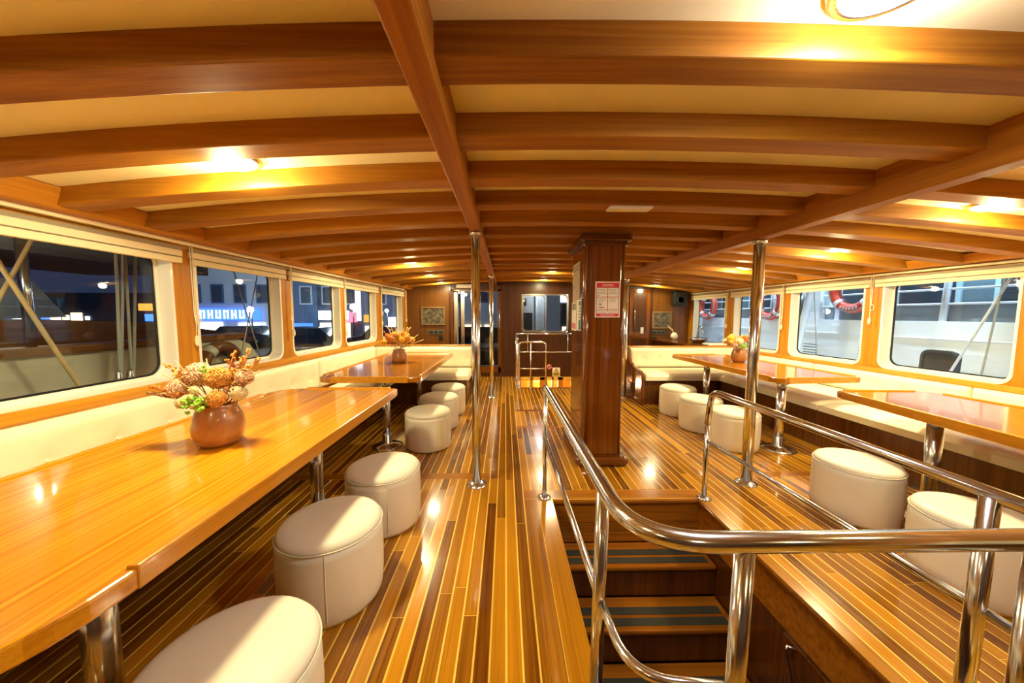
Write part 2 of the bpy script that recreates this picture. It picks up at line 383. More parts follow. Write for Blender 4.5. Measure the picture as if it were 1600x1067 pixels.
for i in range(i0, i1+1):
    x0 = SEAM0+i*PITCHW+GAP/2; x1 = x0+PITCHW-GAP
    free = [(YB+0.02, YE-0.01)]
    for cx0, cx1, cy0, cy1 in cuts:
        if x1 > cx0 and x0 < cx1:
            nf = []
            for a, b in free:
                if cy0 > a: nf.append((a, min(b, cy0)))
                if cy1 < b: nf.append((max(a, cy1), b))
            free = [(a, b) for a, b in nf if b-a > 0.02]
    y = -random.uniform(0, 2.0)+YB
    joints = []
    while y < YE: y += random.uniform(1.1, 2.3); joints.append(y)
    for a, b in free:
        cur = a
        for j in joints:
            if a+0.15 < j < b-0.15: cands.append((x0, x1, cur, j-0.002)); cur = j+0.002
        cands.append((x0, x1, cur, b))
def seen(c):
    x0, x1, y0, y1 = c; tot = 0
    n = 8
    for k in range(n):
        yy = y0+(y1-y0)*(k+0.5)/n; xx = (x0+x1)/2
        if yy < 1.3: continue
        if abs(790+533*xx/yy-800) > 820: continue
        if xx < -1.1 and yy < 3.1: pass
        tot += (x1-x0)*(y1-y0)/n/yy**3
    return tot
cands.sort(key=seen, reverse=True)
for c in frames: plank_obj(*c, mat='plank_wood_cross')
for c in longs: plank_obj(*c)
NB = 300-len(frames)-len(longs)
for c in cands[:NB]: plank_obj(*c)
rest = MB()
for x0, x1, y0, y1 in cands[NB:]: rest.box(x0, x1, y0, y1, -TH, 0)
o = rest.build('distant_planks', 'plank_wood_far', floor); o['kind'] = 'stuff'

# ------------------------------------------------------------------ ceiling, beams, girders
XS = [-2.62+(4.78+2.62)*k/28 for k in range(29)]
cm = MB()
vs_ = [(x, y, camber(x)+CEIL+dz) for y in (YB, YE+0.05) for dz in (0, 0.04) for x in XS]; n = len(XS)
fs = []
for k in range(n-1): fs += [(k, k+1, 2*n+k+1, 2*n+k), (n+k, 3*n+k, 3*n+k+1, n+k+1), (k, n+k, n+k+1, k+1), (2*n+k, 2*n+k+1, 3*n+k+1, 3*n+k)]
fs += [(0, 2*n, 3*n, n), (n-1, 2*n-1, 4*n-1, 3*n-1)]
cm.add(vs_, fs); ceiling = structure(cm.build('ceiling', 'ceiling_cream'))
def beam(y0, y1):
    b = MB(); xs = [Xl((y0+y1)/2)+0.01+(Xr((y0+y1)/2)-0.02-Xl((y0+y1)/2))*k/24 for k in range(25)]
    v = []
    for x in xs: z = camber(x); v += [(x, y0, z), (x, y1, z), (x, y1, z+CEIL+0.004), (x, y0, z+CEIL+0.004)]
    f = []
    for k in range(24):
        a = 4*k; f += [(a, a+1, a+5, a+4), (a+1, a+2, a+6, a+5), (a+2, a+3, a+7, a+6), (a+3, a, a+4, a+7)]
    f += [(0, 1, 2, 3), (96, 97, 98, 99)]
    b.add(v, f); return b.build('deck_beam', 'beam_wood', ceiling, bev=0.006, seg=2)
BEAMS = []
for k in range(-7, 16):
    y1 = 1.146+0.437*k
    if YB < y1-0.13 and y1 < YE: beam(y1-0.125, y1); BEAMS.append((y1-0.125, y1))
def girder(x0, x1, zb):
    b = MB(); n_ = 2
    zt = max(camber(x0), camber(x1))+CEIL+0.003
    b.box(x0, x1, YB, YE-0.01, zb, zt); return b.build('deck_girder', 'girder_wood', ceiling, bev=0.008)
girder(-0.288, -0.201, 2.114); girder(2.025, 2.13, 2.062)
for P, zb, zt in ((PL, 1.995, 2.11), (PR, 1.945, 2.03)):
    b = MB(); ys = [YB, 0, 1.5, 2.7, 3.9, 5.15, 6.4, YE-0.01]
    v = []
    for y in ys: v += [P(y, zb, 0.0), P(y, zb+0.005, 0.13), P(y, zt, 0.17), P(y, zt+0.02, 0.0)]
    f = [(0, 1, 2, 3), tuple(4*(len(ys)-1)+q for q in range(4))]
    for k in range(len(ys)-1):
        a = 4*k; f += [(a+q, a+(q+1) % 4, a+4+(q+1) % 4, a+4+q) for q in range(4)]
    b.add(v, f); b.build('side_girder', 'girder_wood', ceiling, bev=0.012)

# ------------------------------------------------------------------ side walls with windows
WINL = [(1.02, 2.63), (2.83, 3.82), (4.005, 5.085), (5.235, 6.30), (6.56, 7.55)]
WINR = [(2.92, 3.96), (4.17, 5.19), (5.39, 6.41), (6.67, 7.70)]
win_no = [0]
def side_wall(name, P, wins, zlo, zhi, ztop, rad=0.10, out=0.11):
    w = MB(); N = 10
    ys = [YB]+[(wins[i][1]+wins[i+1][0])/2 for i in range(len(wins)-1)]
    bounds = [wins[0][0]-0.12]+[(wins[i][1]+wins[i+1][0])/2 for i in range(len(wins)-1)]+[YE]
    # near solid part
    f = lambda u, v, wv: P(u, v, wv)
    for a, b in ((YB, bounds[0]),): w.prism([(a, 0), (b, 0), (b, ztop), (a, ztop)], -0.02, 0.0, f)
    for k, (a, b) in enumerate(wins):
        y0, y1 = bounds[k], bounds[k+1]
        w.prism([(y0, 0), (y1, 0), (y1, zlo-0.05), (y0, zlo-0.05)], -0.02, 0.0, f)
        w.prism([(y0, zhi+0.04), (y1, zhi+0.04), (y1, ztop), (y0, ztop)], -0.02, 0.0, f)
        inn = rrect(a, b, zlo, zhi, rad, 6); outr = rect_match(y0, y1, zlo-0.05, zhi+0.04, inn)
        w.ring(outr, inn, -0.02, 0.0, f)
    wall = structure(w.build(name, 'wall_wood'))
    for k, (a, b) in enumerate(wins):
        win_no[0] += 1
        we = sempty('window_%d' % win_no[0], P((a+b)/2, zlo, 0))
        fr = MB(); inn = rrect(a+0.008, b-0.008, zlo+0.008, zhi-0.008, rad, 6); o2 = rrect(a-0.012, b+0.012, zlo-0.012, zhi+0.012, rad, 6)
        fr.ring(o2, inn, -out, 0.004, f)
        i3 = rrect(a+0.03, b-0.03, zlo+0.03, zhi-0.03, rad-0.01, 6); fr.ring(inn, i3, -out, -out+0.02, f)
        fr.build('window_frame', 'white_frame', we)
        g = MB(); g.prism(rrect(a+0.02, b-0.02, zlo+0.02, zhi-0.02, rad, 6), -out+0.006, -out+0.012, f); g.build('pane', 'pane_glass', we)
        gk = MB(); i4 = rrect(a+0.042, b-0.042, zlo+0.042, zhi-0.042, rad-0.015, 6); gk.ring(i3, i4, -out, -out+0.012, f); gk.build('gasket', 'black_plastic', we)
    return wall
side_wall('wall_left', PL, WINL, 0.965, 1.93, 2.12)
side_wall('wall_right', PR, WINR, 0.838, 1.88, 2.03)
def wall_strip(name, P, y0, y1, prof, mat, parent=None, step=0.6):
    b = MB(); k = max(2, int((y1-y0)/step)+1); ys = sorted(set([y0+(y1-y0)*i/(k-1) for i in range(k)]+[p for p, _ in XL+XR if y0 < p < y1]))
    n_ = len(prof); v = [P(y, z, off) for y in ys for off, z in prof]
    f = [tuple(range(n_)), tuple((len(ys)-1)*n_+q for q in range(n_))]
    for i in range(len(ys)-1): f += [(i*n_+q, i*n_+(q+1) % n_, (i+1)*n_+(q+1) % n_, (i+1)*n_+q) for q in range(n_)]
    b.add(v, f); return b.build(name, mat, parent)
structure(wall_strip('trim_1', PL, YB, 7.88, [(0, 0.885), (0.05, 0.885), (0.058, 0.90), (0.052, 0.925), (0.02, 0.952), (0, 0.955)], 'sill_wood'))
structure(wall_strip('trim_2', PR, YB, 7.88, [(0, 0.772), (0.05, 0.772), (0.058, 0.785), (0.052, 0.805), (0.02, 0.824), (0, 0.827)], 'sill_wood'))
structure(wall_strip('trim_3', PL, YB, 7.6, [(0.0, 1.975), (0.055, 1.975), (0.06, 1.985), (0.055, 1.997), (0.0, 2.0)], 'blind_cream'))
structure(wall_strip('trim_4', PR, YB, 7.75, [(0.0, 1.915), (0.055, 1.915), (0.06, 1.925), (0.055, 1.935), (0.0, 1.938)], 'blind_cream'))
# back wall behind the camera
structure(MB().box(-2.6, 4.8, YB-0.04, YB, 0, 2.3).build('wall_back', 'bulkhead_wood'))

# blinds folded up above each window
def blind(P, a, b, ztop, zb, label, group, cord=None):
    t = thing('window_blind', label, 'blind', P((a+b)/2, zb, 0.03), group)
    f = lambda u, v, w: P(u, v, w)
    h = ztop-zb
    MB().prism([(a, ztop-0.028), (b, ztop-0.028), (b, ztop), (a, ztop)], 0.004, 0.030, f).build('shaded_headrail', 'blind_shade', t)  # coloured dark to paint the shadowed gap below the rail
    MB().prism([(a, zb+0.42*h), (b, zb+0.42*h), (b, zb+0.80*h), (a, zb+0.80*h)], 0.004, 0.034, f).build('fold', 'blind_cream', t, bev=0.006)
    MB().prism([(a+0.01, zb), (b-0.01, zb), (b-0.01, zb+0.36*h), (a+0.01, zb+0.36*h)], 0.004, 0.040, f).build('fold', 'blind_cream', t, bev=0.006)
    MB().prism([(a+0.01, zb+0.3*h), (b-0.01, zb+0.3*h), (b-0.01, zb+0.5*h), (a+0.01, zb+0.5*h)], 0.003, 0.020, f).build('fold_shade_strip', 'blind_shade', t)  # dark strip painting the shade between the two folds
    if cord:
        y, zk, ze, loop = cord
        pts = [P(y, ztop+0.02, 0.045), P(y+0.004, zk, 0.045), P(y+0.012, zk-0.06, 0.047), P(y+0.006, ze+0.06, 0.046)]
        c = MB().tube(pts, 0.0035, 6)
        c.tube([P(y+0.022, ztop+0.02, 0.045), P(y+0.014, zk, 0.046), P(y+0.010, ze+0.06, 0.046)], 0.0035, 6)
        if loop:
            ring_ = [P(y+0.01+loop*0.03*(1-math.cos(a_))*0.7, zk-0.035+0.035*math.sin(a_), 0.05) for a_ in [2*PI*q/12 for q in range(12)]]
            c.tube(ring_, 0.0035, 6, closed=True)
        co = c.build('cord', 'cord_cream', t)
        q = P(y+0.010, ze, 0.046)
        MB().lathe([(0.003, 0.06), (0.010, 0.05), (0.016, 0.02), (0.014, -0.01), (0.005, -0.03)], q, 14).build('tassel', 'cord_cream', co)
names_l = ['cream roman blind folded above the nearest left window', 'cream roman blind folded above the second left window from the camera',
           'cream roman blind folded above the third left window from the camera', 'cream roman blind folded above the fourth left window from the camera',
           'cream roman blind folded above the farthest left window by the bulkhead']
cords_l = [(2.745, 1.44, 1.22, 1), (3.94, 1.44, 1.22, -1), (5.17, 1.42, 1.15, 1), (6.45, 1.5, 1.27, 1), (7.68, 1.45, 1.30, -1)]
for k, (a, b) in enumerate(WINL):
    blind(PL, a-0.06, b+0.07, 1.955, 1.832, names_l[k], 'blinds of the left windows', cords_l[k])
names_r = ['cream roman blind folded above the nearest right window', 'cream roman blind folded above the second right window from the camera',
           'cream roman blind folded above the third right window from the camera', 'cream roman blind folded above the farthest right window by the sink']
cords_r = [(4.045, 1.58, 1.37, -1), (5.29, 1.42, 1.25, 1), (6.55, 1.45, 1.22, 1), None]
for k, (a, b) in enumerate(WINR):
    blind(PR, a-0.085, b+0.085, 1.90, 1.785, names_r[k], 'blinds of the right windows', cords_r[k])

# ------------------------------------------------------------------ end bulkhead
eb = MB()
def wallbox(x0, x1, z0, z1, dy=0.0): eb.box(x0, x1, YE+dy, YE+0.06, z0, z1)
wallbox(-2.30, -1.25, 0, 2.3); wallbox(-1.25, -0.10, 2.02, 2.3); wallbox(-1.25, -0.10, 0, 0.10)
wallbox(-0.10, 0.37, 0, 2.3, -0.02); wallbox(0.37, 1.45, 1.92, 2.3); wallbox(0.37, 1.45, 0, 1.04); wallbox(1.45, 2.86, 0, 2.3)
wallbox(2.86, 3.36, 2.06, 2.3); wallbox(3.36, 4.32, 0, 2.3)
end_wall = structure(eb.build('wall_end', 'bulkhead_wood'))
pn = MB()
for x in (-2.25, -1.75, -1.28): pn.box(x-0.006, x+0.006, YE-0.006, YE, 0, 2.25)
pn.build('panel_batten', 'column_base_wood', end_wall)
# lighter veneer panels behind the benches
MB().box(-2.24, -1.30, YE-0.012, YE+0.001, 0.02, 2.12).build('veneer_panel', 'veneer_wood', end_wall)
MB().box(3.42, 4.25, YE-0.012, YE+0.001, 0.02, 2.05).build('veneer_panel', 'veneer_wood', end_wall)
d1 = sempty('door_1', (-0.68, YE, 0.1))
dm = MB()
for x0, x1, z0, z1 in ((-1.25, -1.20, 0.10, 2.02), (-0.17, -0.10, 0.10, 2.02), (-1.25, -0.10, 1.97, 2.02), (-1.25, -0.10, 0.10, 0.24)): dm.box(x0, x1, YE-0.02, YE+0.05, z0, z1)
dm.build('door_frame', 'column_wood', d1, bev=0.006)
MB().box(-1.02, -0.94, YE-0.025, YE+0.03, 0.24, 1.97).build('sliding_stile', 'brushed_steel', d1)
MB().box(-1.20, -1.08, YE-0.03, YE+0.02, 0.7, 1.97).build('side_panel', 'brushed_steel', d1, bev=0.03)
MB().box(-1.20, -0.17, YE+0.015, YE+0.022, 0.24, 1.97).build('pane', 'door_glass', d1)
MB().tube([(-0.135, YE-0.05, 1.10), (-0.135, YE-0.05, 1.55)], 0.010, 10).build('door_handle', 'chrome', d1)
MB().box(-1.12, -0.70, YE-0.05, YE-0.01, 2.05, 2.13).build('lamp_box', 'paper_white', d1, bev=0.01)
d2 = sempty('door_2', (3.1, YE, 0))
MB().box(2.87, 3.35, YE-0.03, YE+0.02, 0.0, 2.05).build('door_leaf', 'column_wood', d2, bev=0.006)
MB().box(2.95, 3.27, YE-0.036, YE-0.03, 0.2, 0.9).build('door_panel', 'bulkhead_wood', d2, bev=0.004)
MB().box(2.95, 3.27, YE-0.036, YE-0.03, 1.05, 1.95).build('door_panel', 'bulkhead_wood', d2, bev=0.004)
MB().tube([(2.98, YE-0.07, 1.12), (2.98, YE-0.07, 1.62)], 0.010, 10).build('door_handle', 'chrome', d2)
tag(MB().box(3.13, 3.20, YE-0.055, YE-0.036, 1.02, 1.16).build('light_switch', 'switch_white', org=(3.16, YE-0.04, 1.05), bev=0.004), 'white light switch on the dark wooden door right of the pillar', 'switch')
we = sempty('window_%d' % (win_no[0]+1), (0.91, YE, 1.05)); win_no[0] += 1
fE = lambda u, v, w: (u, YE-w, v)
MB().ring(rrect(0.365, 1.455, 1.035, 1.925, 0.10), rrect(0.40, 1.42, 1.07, 1.89, 0.09), -0.05, 0.012, fE).build('window_frame', 'brushed_steel', we)
MB().ring(rrect(0.40, 0.92, 1.07, 1.89, 0.09), rrect(0.418, 0.90, 1.088, 1.872, 0.08), -0.03, 0.0, fE).build('sash', 'brushed_steel', we)
MB().prism(rrect(0.40, 1.42, 1.07, 1.89, 0.09), -0.025, -0.02, fE).build('pane', 'pane_glass', we)

def framed(x0, x1, z0, z1, label):
    t = thing('framed_picture', label, 'picture', ((x0+x1)/2, YE-0.02, z0), 'framed pictures on the end bulkhead')
    fr = MB()
    w = 0.035
    for a in ((x0, x1, z0, z0+w), (x0, x1, z1-w, z1), (x0, x0+w, z0+w, z1-w), (x1-w, x1, z0+w, z1-w)): fr.box(a[0], a[1], YE-0.045, YE-0.012, a[2], a[3])
    fr.build('frame', 'picture_frame', t, bev=0.004)
    MB().box(x0+w, x1-w, YE-0.028, YE-0.012, z0+w, z1-w).build('photo', 'picture_photo', t)
framed(-1.93, -1.38, 1.20, 1.62, 'dark framed picture on the bulkhead behind the left bench')
framed(3.40, 3.86, 1.13, 1.53, 'dark framed picture on the bulkhead behind the right bench')
def panel(name, x0, x1, z0, z1, mat, label, cat, nb=0):
    t = thing(name, label, cat, ((x0+x1)/2, YE-0.012, z0))
    MB().box(x0, x1, YE-0.03, YE-0.012, z0, z1).build('plate', mat, t, bev=0.004)
    for k in range(nb):
        xx = x0+(x1-x0)*(k+0.5)/nb; MB().box(xx-0.04, xx+0.04, YE-0.036, YE-0.03, z0+0.025, z1-0.025).build('button', 'black_plastic', t, bev=0.003)
panel('control_panel', -1.76, -1.43, 0.99, 1.09, 'switch_grey', 'dark control strip below the left framed picture', 'panel', 3)
panel('wall_socket', -1.54, -1.44, 0.86, 0.96, 'black_plastic', 'small black wall socket under the left control strip', 'socket', 1)
panel('control_panel', 3.42, 3.72, 1.00, 1.09, 'switch_grey', 'dark control strip below the right framed picture', 'panel', 3)
panel('wall_socket', 3.42, 3.53, 0.84, 0.94, 'black_plastic', 'small black wall socket under the right control strip', 'socket', 1)
t = thing('loudspeaker', 'small black loudspeaker hung under the ceiling in the far right corner', 'speaker', (3.94, YE-0.15, 1.67))
MB().box(3.80, 4.08, YE-0.26, YE-0.05, 1.67, 1.98).build('cabinet', 'black_plastic', t, bev=0.02)
MB().lathe([(0.09, 0), (0.085, -0.01), (0.05, 0.005)], (3.94, YE-0.26, 1.79), 24, 'Y').build('cone', 'black_plastic', t)
MB().tube([(3.94, YE-0.02, 1.92), (3.85, YE-0.1, 2.02)], 0.012, 8).build('bracket', 'brushed_steel', t)
# signs beside the far hatch
def disc_sign(x, z, r, label):
    t = thing('no_smoking_sign', label, 'sign', (x, YE-0.006, z-r), 'no smoking signs by the far hatch')
    MB().lathe([(r, 0), (r, 0.004)], (x, YE-0.006, z), 24, 'Y').build('disc', 'paper_white', t)
    MB().ring([(x+r*math.cos(q), z+r*math.sin(q)) for q in [2*PI*k/24 for k in range(24)]], [(x+r*.78*math.cos(q), z+r*.78*math.sin(q)) for q in [2*PI*k/24 for k in range(24)]], 0.006, 0.010, fE).build('ring', 'print_red', t)
    s = r*0.56
    MB().hexa([fE(x-s-.008, z-s+.008, .006), fE(x-s+.008, z-s-.008, .006), fE(x+s+.008, z+s-.008, .006), fE(x+s-.008, z+s+.008, .006), fE(x-s-.008, z-s+.008, .011), fE(x-s+.008, z-s-.008, .011), fE(x+s+.008, z+s-.008, .011), fE(x+s-.008, z+s+.008, .011)]).build('bar', 'print_red', t)
    MB().box(x-s, x+s, YE-0.012, YE-0.008, z-.012, z+.012).build('cigarette', 'print_black', t)
disc_sign(1.025, 0.235, 0.062, 'round red and white no smoking sign above the yellow warning sign')
t = thing('warning_sign', 'yellow and white warning sign with a black triangle by the far hatch', 'sign', (1.19, YE-0.006, 0.02))
MB().box(1.10, 1.28, YE-0.006, YE-0.001, 0.005, 0.215).build('board', 'paper_white', t)
MB().box(1.108, 1.272, YE-0.009, YE-0.006, 0.012, 0.095).build('yellow_field', 'sign_yellow', t)
tr = MB(); tr.prism([(1.13, 0.105), (1.25, 0.105), (1.19, 0.205)], 0.006, 0.009, fE); tr.build('triangle', 'sign_yellow', t)
tr = MB(); tr.ring([(1.13, 0.105), (1.25, 0.105), (1.19, 0.205)], [(1.147, 0.114), (1.233, 0.114), (1.19, 0.186)], 0.009, 0.011, fE); tr.build('triangle_edge', 'print_black', t)
MB().box(1.187, 1.193, YE-0.0115, YE-0.009, 0.122, 0.16).build('mark', 'print_black', t)
tl = MB()
for k, (a, b, z) in enumerate(((1.13, 1.25, 0.08), (1.12, 1.26, 0.06), (1.14, 1.24, 0.035))): tl.box(a, b, YE-0.011, YE-0.009, z-0.006, z+0.006)
tl.build('lettering', 'print_black', t)
# sink counter with swan-neck tap, far right
t = thing('sink_counter', 'dark wooden sink counter along the far right windows', 'counter', (4.0, 7.0, 0))
MB().box(3.45, 4.20, 6.45, 7.86, 0, 0.86).build('cabinet', 'bulkhead_wood', t)
MB().box(3.40, 4.225, 6.40, 7.87, 0.86, 0.90).build('worktop', 'column_wood', t, bev=0.008)
tp = MB(); arc = [(4.05, 7.12, 0.90), (4.05, 7.12, 1.06)]+[(4.05, 7.02+0.10*math.cos(a), 1.08+0.13*math.sin(a)) for a in [PI*k/10 for k in range(11)]]+[(4.05, 6.92, 1.02)]
tap = thing('swan_neck_tap', 'chrome swan-neck tap on the sink counter by the far right window', 'tap', (4.05, 7.12, 0.90))
MB().tube(arc, 0.012, 10).build('spout', 'chrome', tap); MB().lathe([(0.03, 0), (0.03, 0.02), (0.015, 0.03)], (4.05, 7.12, 0.90), 16).build('base', 'chrome', tap)
bw = thing('steel_bowl', 'round steel basin under the swan-neck tap', 'basin', (3.95, 6.9, 0.90))
MB().lathe([(0.10, 0), (0.17, 0.05), (0.19, 0.085), (0.18, 0.085), (0.09, 0.012)], (3.93, 6.85, 0.90), 24).build('bowl', 'chrome', bw)
v = thing('small_vase', 'small pale round vase with sprigs at the end of the sink counter', 'vase', (3.75, 7.5, 0.90))
MB().lathe([(0.03, 0), (0.07, 0.04), (0.08, 0.09), (0.05, 0.14), (0.03, 0.16)], (3.75, 7.5, 0.90), 20).build('body', 'vinyl_cream', v)
sp = MB()
for k in range(5): sp.tube([(3.75, 7.5, 1.04), (3.75-0.05-0.03*k, 7.5, 1.14+0.02*k)], 0.006, 6)
sp.build('sprig', 'stem_straw', v)
tag(MB().box(3.75, 4.10, 6.20, 6.42, 0.885, 0.925).build('folded_towel', 'paper_white', org=(3.92, 6.3, 0.885), bev=0.015), 'folded white cloth on the bench back by the third right window', 'towel')

# ------------------------------------------------------------------ stairwell and stairs
sw = MB()
sw.box(WX0-0.03, WX0, WY0, WY1, -1.9, -0.001); sw.box(WX1, WX1+0.02, WY0, WY1, -1.9, -0.27)
sw.box(WX0-0.03, WX1+0.03, WY0-0.03, WY0, -1.9, -0.001); sw.box(WX0-0.03, WX1+0.03, WY1+0.01, WY1+0.03, -1.9, -0.001)
sw.box(WX0-0.03, WX1+0.03, WY0-0.03, WY1+0.03, -1.95, -1.9)
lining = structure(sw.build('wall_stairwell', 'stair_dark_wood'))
MB().box(WX1-0.004, WX1+0.03, WY0, WY1, -0.272, -0.03).build('fascia_board', 'stair_wood', lining, bev=0.006)
MB().box(WX1-0.016, WX1+0.02, WY0, WY1, -0.034, -0.004).build('nosing', 'stair_wood', lining, bev=0.010)
MB().box(WX0-0.02, WX0+0.012, WY0, WY1, -0.034, -0.0065).build('nosing', 'stair_wood', lining, bev=0.010)
MB().box(WX0, WX1, WY1-0.018, WY1+0.01, -0.04, -0.0065).build('nosing', 'stair_wood', lining, bev=0.010)
for k in range(4):
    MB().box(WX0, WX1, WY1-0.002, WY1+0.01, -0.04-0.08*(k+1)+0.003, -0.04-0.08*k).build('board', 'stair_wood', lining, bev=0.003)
dr = thing('cupboard_door', 'dark cupboard door with chrome pull in the right wall of the stairwell', 'door', (WX1, 1.3, -0.8))
MB().box(WX1-0.014, WX1, 0.95, 1.72, -1.2, -0.285).build('leaf', 'stair_dark_wood', dr, bev=0.004)
MB().tube([(WX1-0.012, 1.63, -0.30), (WX1-0.045, 1.645, -0.30), (WX1-0.05, 1.65, -0.325), (WX1-0.05, 1.58, -0.50), (WX1-0.012, 1.57, -0.51)], 0.010, 10).build('pull_handle', 'chrome', dr)
st = thing('staircase', 'varnished wooden stairs with grey grip strips leading below deck', 'stairs', (0.95, 2.5, -1.9))
for k in range(6):
    z = -0.36-0.235*k; yb = 2.58-0.262*k; yn = yb-0.275
    tr = MB().box(WX0+0.002, WX1-0.006, yn, yb, z-0.035, z).build('tread', 'stair_wood', st, bev=0.012)
    for j in range(2):
        MB().box(WX0+0.03, WX1-0.05, yn+0.035+0.085*j, yn+0.095+0.085*j, z, z+0.003).build('grip_strip', 'grip_grey', tr)
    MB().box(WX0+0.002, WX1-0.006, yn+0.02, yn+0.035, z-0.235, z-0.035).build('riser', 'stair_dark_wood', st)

# far hatch
hw = MB()
hw.box(HX0-0.03, HX0, HY0, HY1, -1.5, -0.001); hw.box(HX1, HX1+0.03, HY0, HY1, -1.5, -0.001)
hw.box(HX0, HX1, HY0-0.03, HY0, -1.5, -0.001); hw.box(HX0-0.03, HX1+0.03, HY0, 8.9, -1.55, -1.5)
for x0, x1 in ((HX0-0.03, 0.36), (0.60, 0.64), (0.80, 0.96), (1.08, 1.12), (1.22, 1.34), (1.66, HX1+0.03)): hw.box(x0, x1, HY1, HY1+0.04, -1.5, -0.001)
hw.box(HX0-0.03, HX1+0.03, 8.85, 8.9, -1.5, -0.06); hw.box(HX0-0.08, HX0-0.03, HY1, 8.9, -1.5, -0.06); hw.box(HX1+0.03, HX1+0.08, HY1, 8.9, -1.5, -0.06)
hatch = structure(hw.build('wall_hatch', 'wall_wood'))
raw_light('lower_cabin_lamp', 'POINT', (0.95, 8.4, -0.25), 42, (1.0, 0.62, 0.34), 0.08)
raw_light('lower_cabin_lamp', 'POINT', (0.95, 7.2, -0.9), 6, (1.0, 0.62, 0.34), 0.08)

def flange(c, r, h, mat, parent, name='flange', n=24):
    return MB().lathe([(r, 0), (r, h*0.4), (r*0.86, h*0.7), (r*0.55, h)], c, n).build(name, mat, parent)
def bend(pts, rad, n=6):
    out = [Vector(pts[0])]
    for i in range(1, len(pts)-1):
        a, b, c = Vector(pts[i-1]), Vector(pts[i]), Vector(pts[i+1]); d1 = (a-b).normalized(); d2 = (c-b).normalized()
        for k in range(n+1):
            t_ = k/n; out.append((b+d1*rad)*(1-t_)**2+b*2*t_*(1-t_)+(b+d2*rad)*t_**2)
    out.append(Vector(pts[-1])); return out
fr = thing('hatch_rail', 'low chrome ladder rail standing at the near side of the far hatch', 'railing', (0.5, 6.70, 0))
MB().tube(bend([(0.27, 6.70, 0), (0.27, 6.70, 0.91), (0.80, 6.70, 0.91), (0.80, 6.70, 0.0)], 0.09), 0.017, 10).build('hoop', 'chrome', fr)
MB().tube([(0.27, 6.70, 0.38), (0.80, 6.70, 0.38)], 0.014, 10).build('cross_bar', 'chrome', fr)
MB().tube([(0.50, 6.70, 0), (0.50, 6.70, 0.90)], 0.014, 10).build('post', 'chrome', fr)
for x in (0.27, 0.50, 0.80): flange((x, 6.70, 0), 0.04, 0.012, 'chrome', fr)
fr = thing('hatch_rail', 'long chrome rail along the bulkhead behind the far hatch', 'railing', (1.0, 7.6, 0))
MB().tube([(0.235, 7.62, 1.02), (1.76, 7.62, 1.02)], 0.017, 10).build('top_bar', 'chrome', fr)
MB().tube([(0.235, 7.62, 0.61), (1.76, 7.62, 0.61)], 0.014, 10).build('mid_bar', 'chrome', fr)
for x in (0.245, 1.74):
    MB().tube([(x, 7.62, 0), (x, 7.62, 1.02)], 0.016, 10).build('post', 'chrome', fr); flange((x, 7.62, 0), 0.04, 0.012, 'chrome', fr)
for x in (0.50, 1.40): MB().tube([(x, 7.62, 0.61), (x, 7.62, 1.02)], 0.012, 8).build('spindle', 'chrome', fr)
fr = thing('hatch_rail', 'chrome side rail on the left edge of the far hatch', 'railing', (0.245, 7.1, 0))
MB().tube([(0.245, 6.76, 0.95), (0.245, 7.56, 1.0)], 0.014, 10).build('top_bar', 'chrome', fr)
MB().tube([(0.245, 6.80, 0.0), (0.245, 6.80, 0.95)], 0.014, 10).build('post', 'chrome', fr); flange((0.245, 6.80, 0), 0.04, 0.012, 'chrome', fr)
tag(MB().tube([(0.88, 6.95, -0.9), (0.86, 7.0, -0.1), (0.84, 7.05, 0.24), (0.82, 7.3, 0.30)], 0.018, 8).build('hatch_handrail', 'black_plastic', org=(0.86, 7.0, -0.9)), 'dark handrail coming up from the far hatch', 'handrail')

# ------------------------------------------------------------------ stair railing
RZ = 0.885; RR = 0.026
rail = thing('stair_railing', 'polished steel railing wrapped around the open stairwell', 'railing', (0.95, 0.8, 0))
XA, XB, YN = 0.325, 1.598, 0.80
def rail_path(z, y_far, rad):
    return bend([(XA-0.012, y_far, z), (XA, YN, z), (XB, YN-0.005, z), (XB, y_far, z)], rad, 10)
top = [(XA-0.015, 2.615, RZ-0.02), (XA-0.013, 2.59, RZ)]+[tuple(p) for p in bend([(XA-0.012, 2.55, RZ), (XA, YN, RZ), (1.80, YN-0.005, RZ)], 0.20, 12)]
MB().tube(top, RR, 18).build('top_rail', 'chrome', rail)
MB().tube(bend([(XB+0.01, 0.86, RZ-0.02), (XB, 2.57, RZ-0.02), (XB-0.022, 2.575, 0.60)], 0.10, 8), RR*0.86, 16).build('top_rail', 'chrome', rail)
MB().tube([(XA-0.014, 2.60, 0.485), (XA-0.004, 1.13, 0.485)], 0.014, 12).build('mid_rail', 'chrome', rail)
MB().tube(bend([(XA-0.002, 1.10, 0.485), (XA+0.01, 0.83, 0.485), (0.60, 0.80, 0.485)], 0.12, 8), 0.014, 12).build('mid_rail', 'chrome', rail)
MB().tube([(XB-0.02, 2.58, 0.47), (XB, 0.90, 0.47)], 0.014, 12).build('mid_rail', 'chrome', rail)
MB().tube([(XB-0.005, 1.02, 0.47), (XB-0.02, 0.5, 0.47)], 0.014, 12).build('mid_rail', 'chrome', rail)
def post(x, y, zt, r, dx=0.0):
    p = MB().tube([(x-dx, y, 0), (x, y, zt)], r, 16).build('post', 'chrome', rail); MB().lathe([(0.052, 0), (0.052, 0.006), (0.036, 0.016), (0.026, 0.024)], (x-dx, y, 0), 20).build('flange', 'chrome', p)
post(XA-0.014, 2.605, RZ-0.01, 0.017); post(XB-0.02, 2.575, 0.62, 0.019)
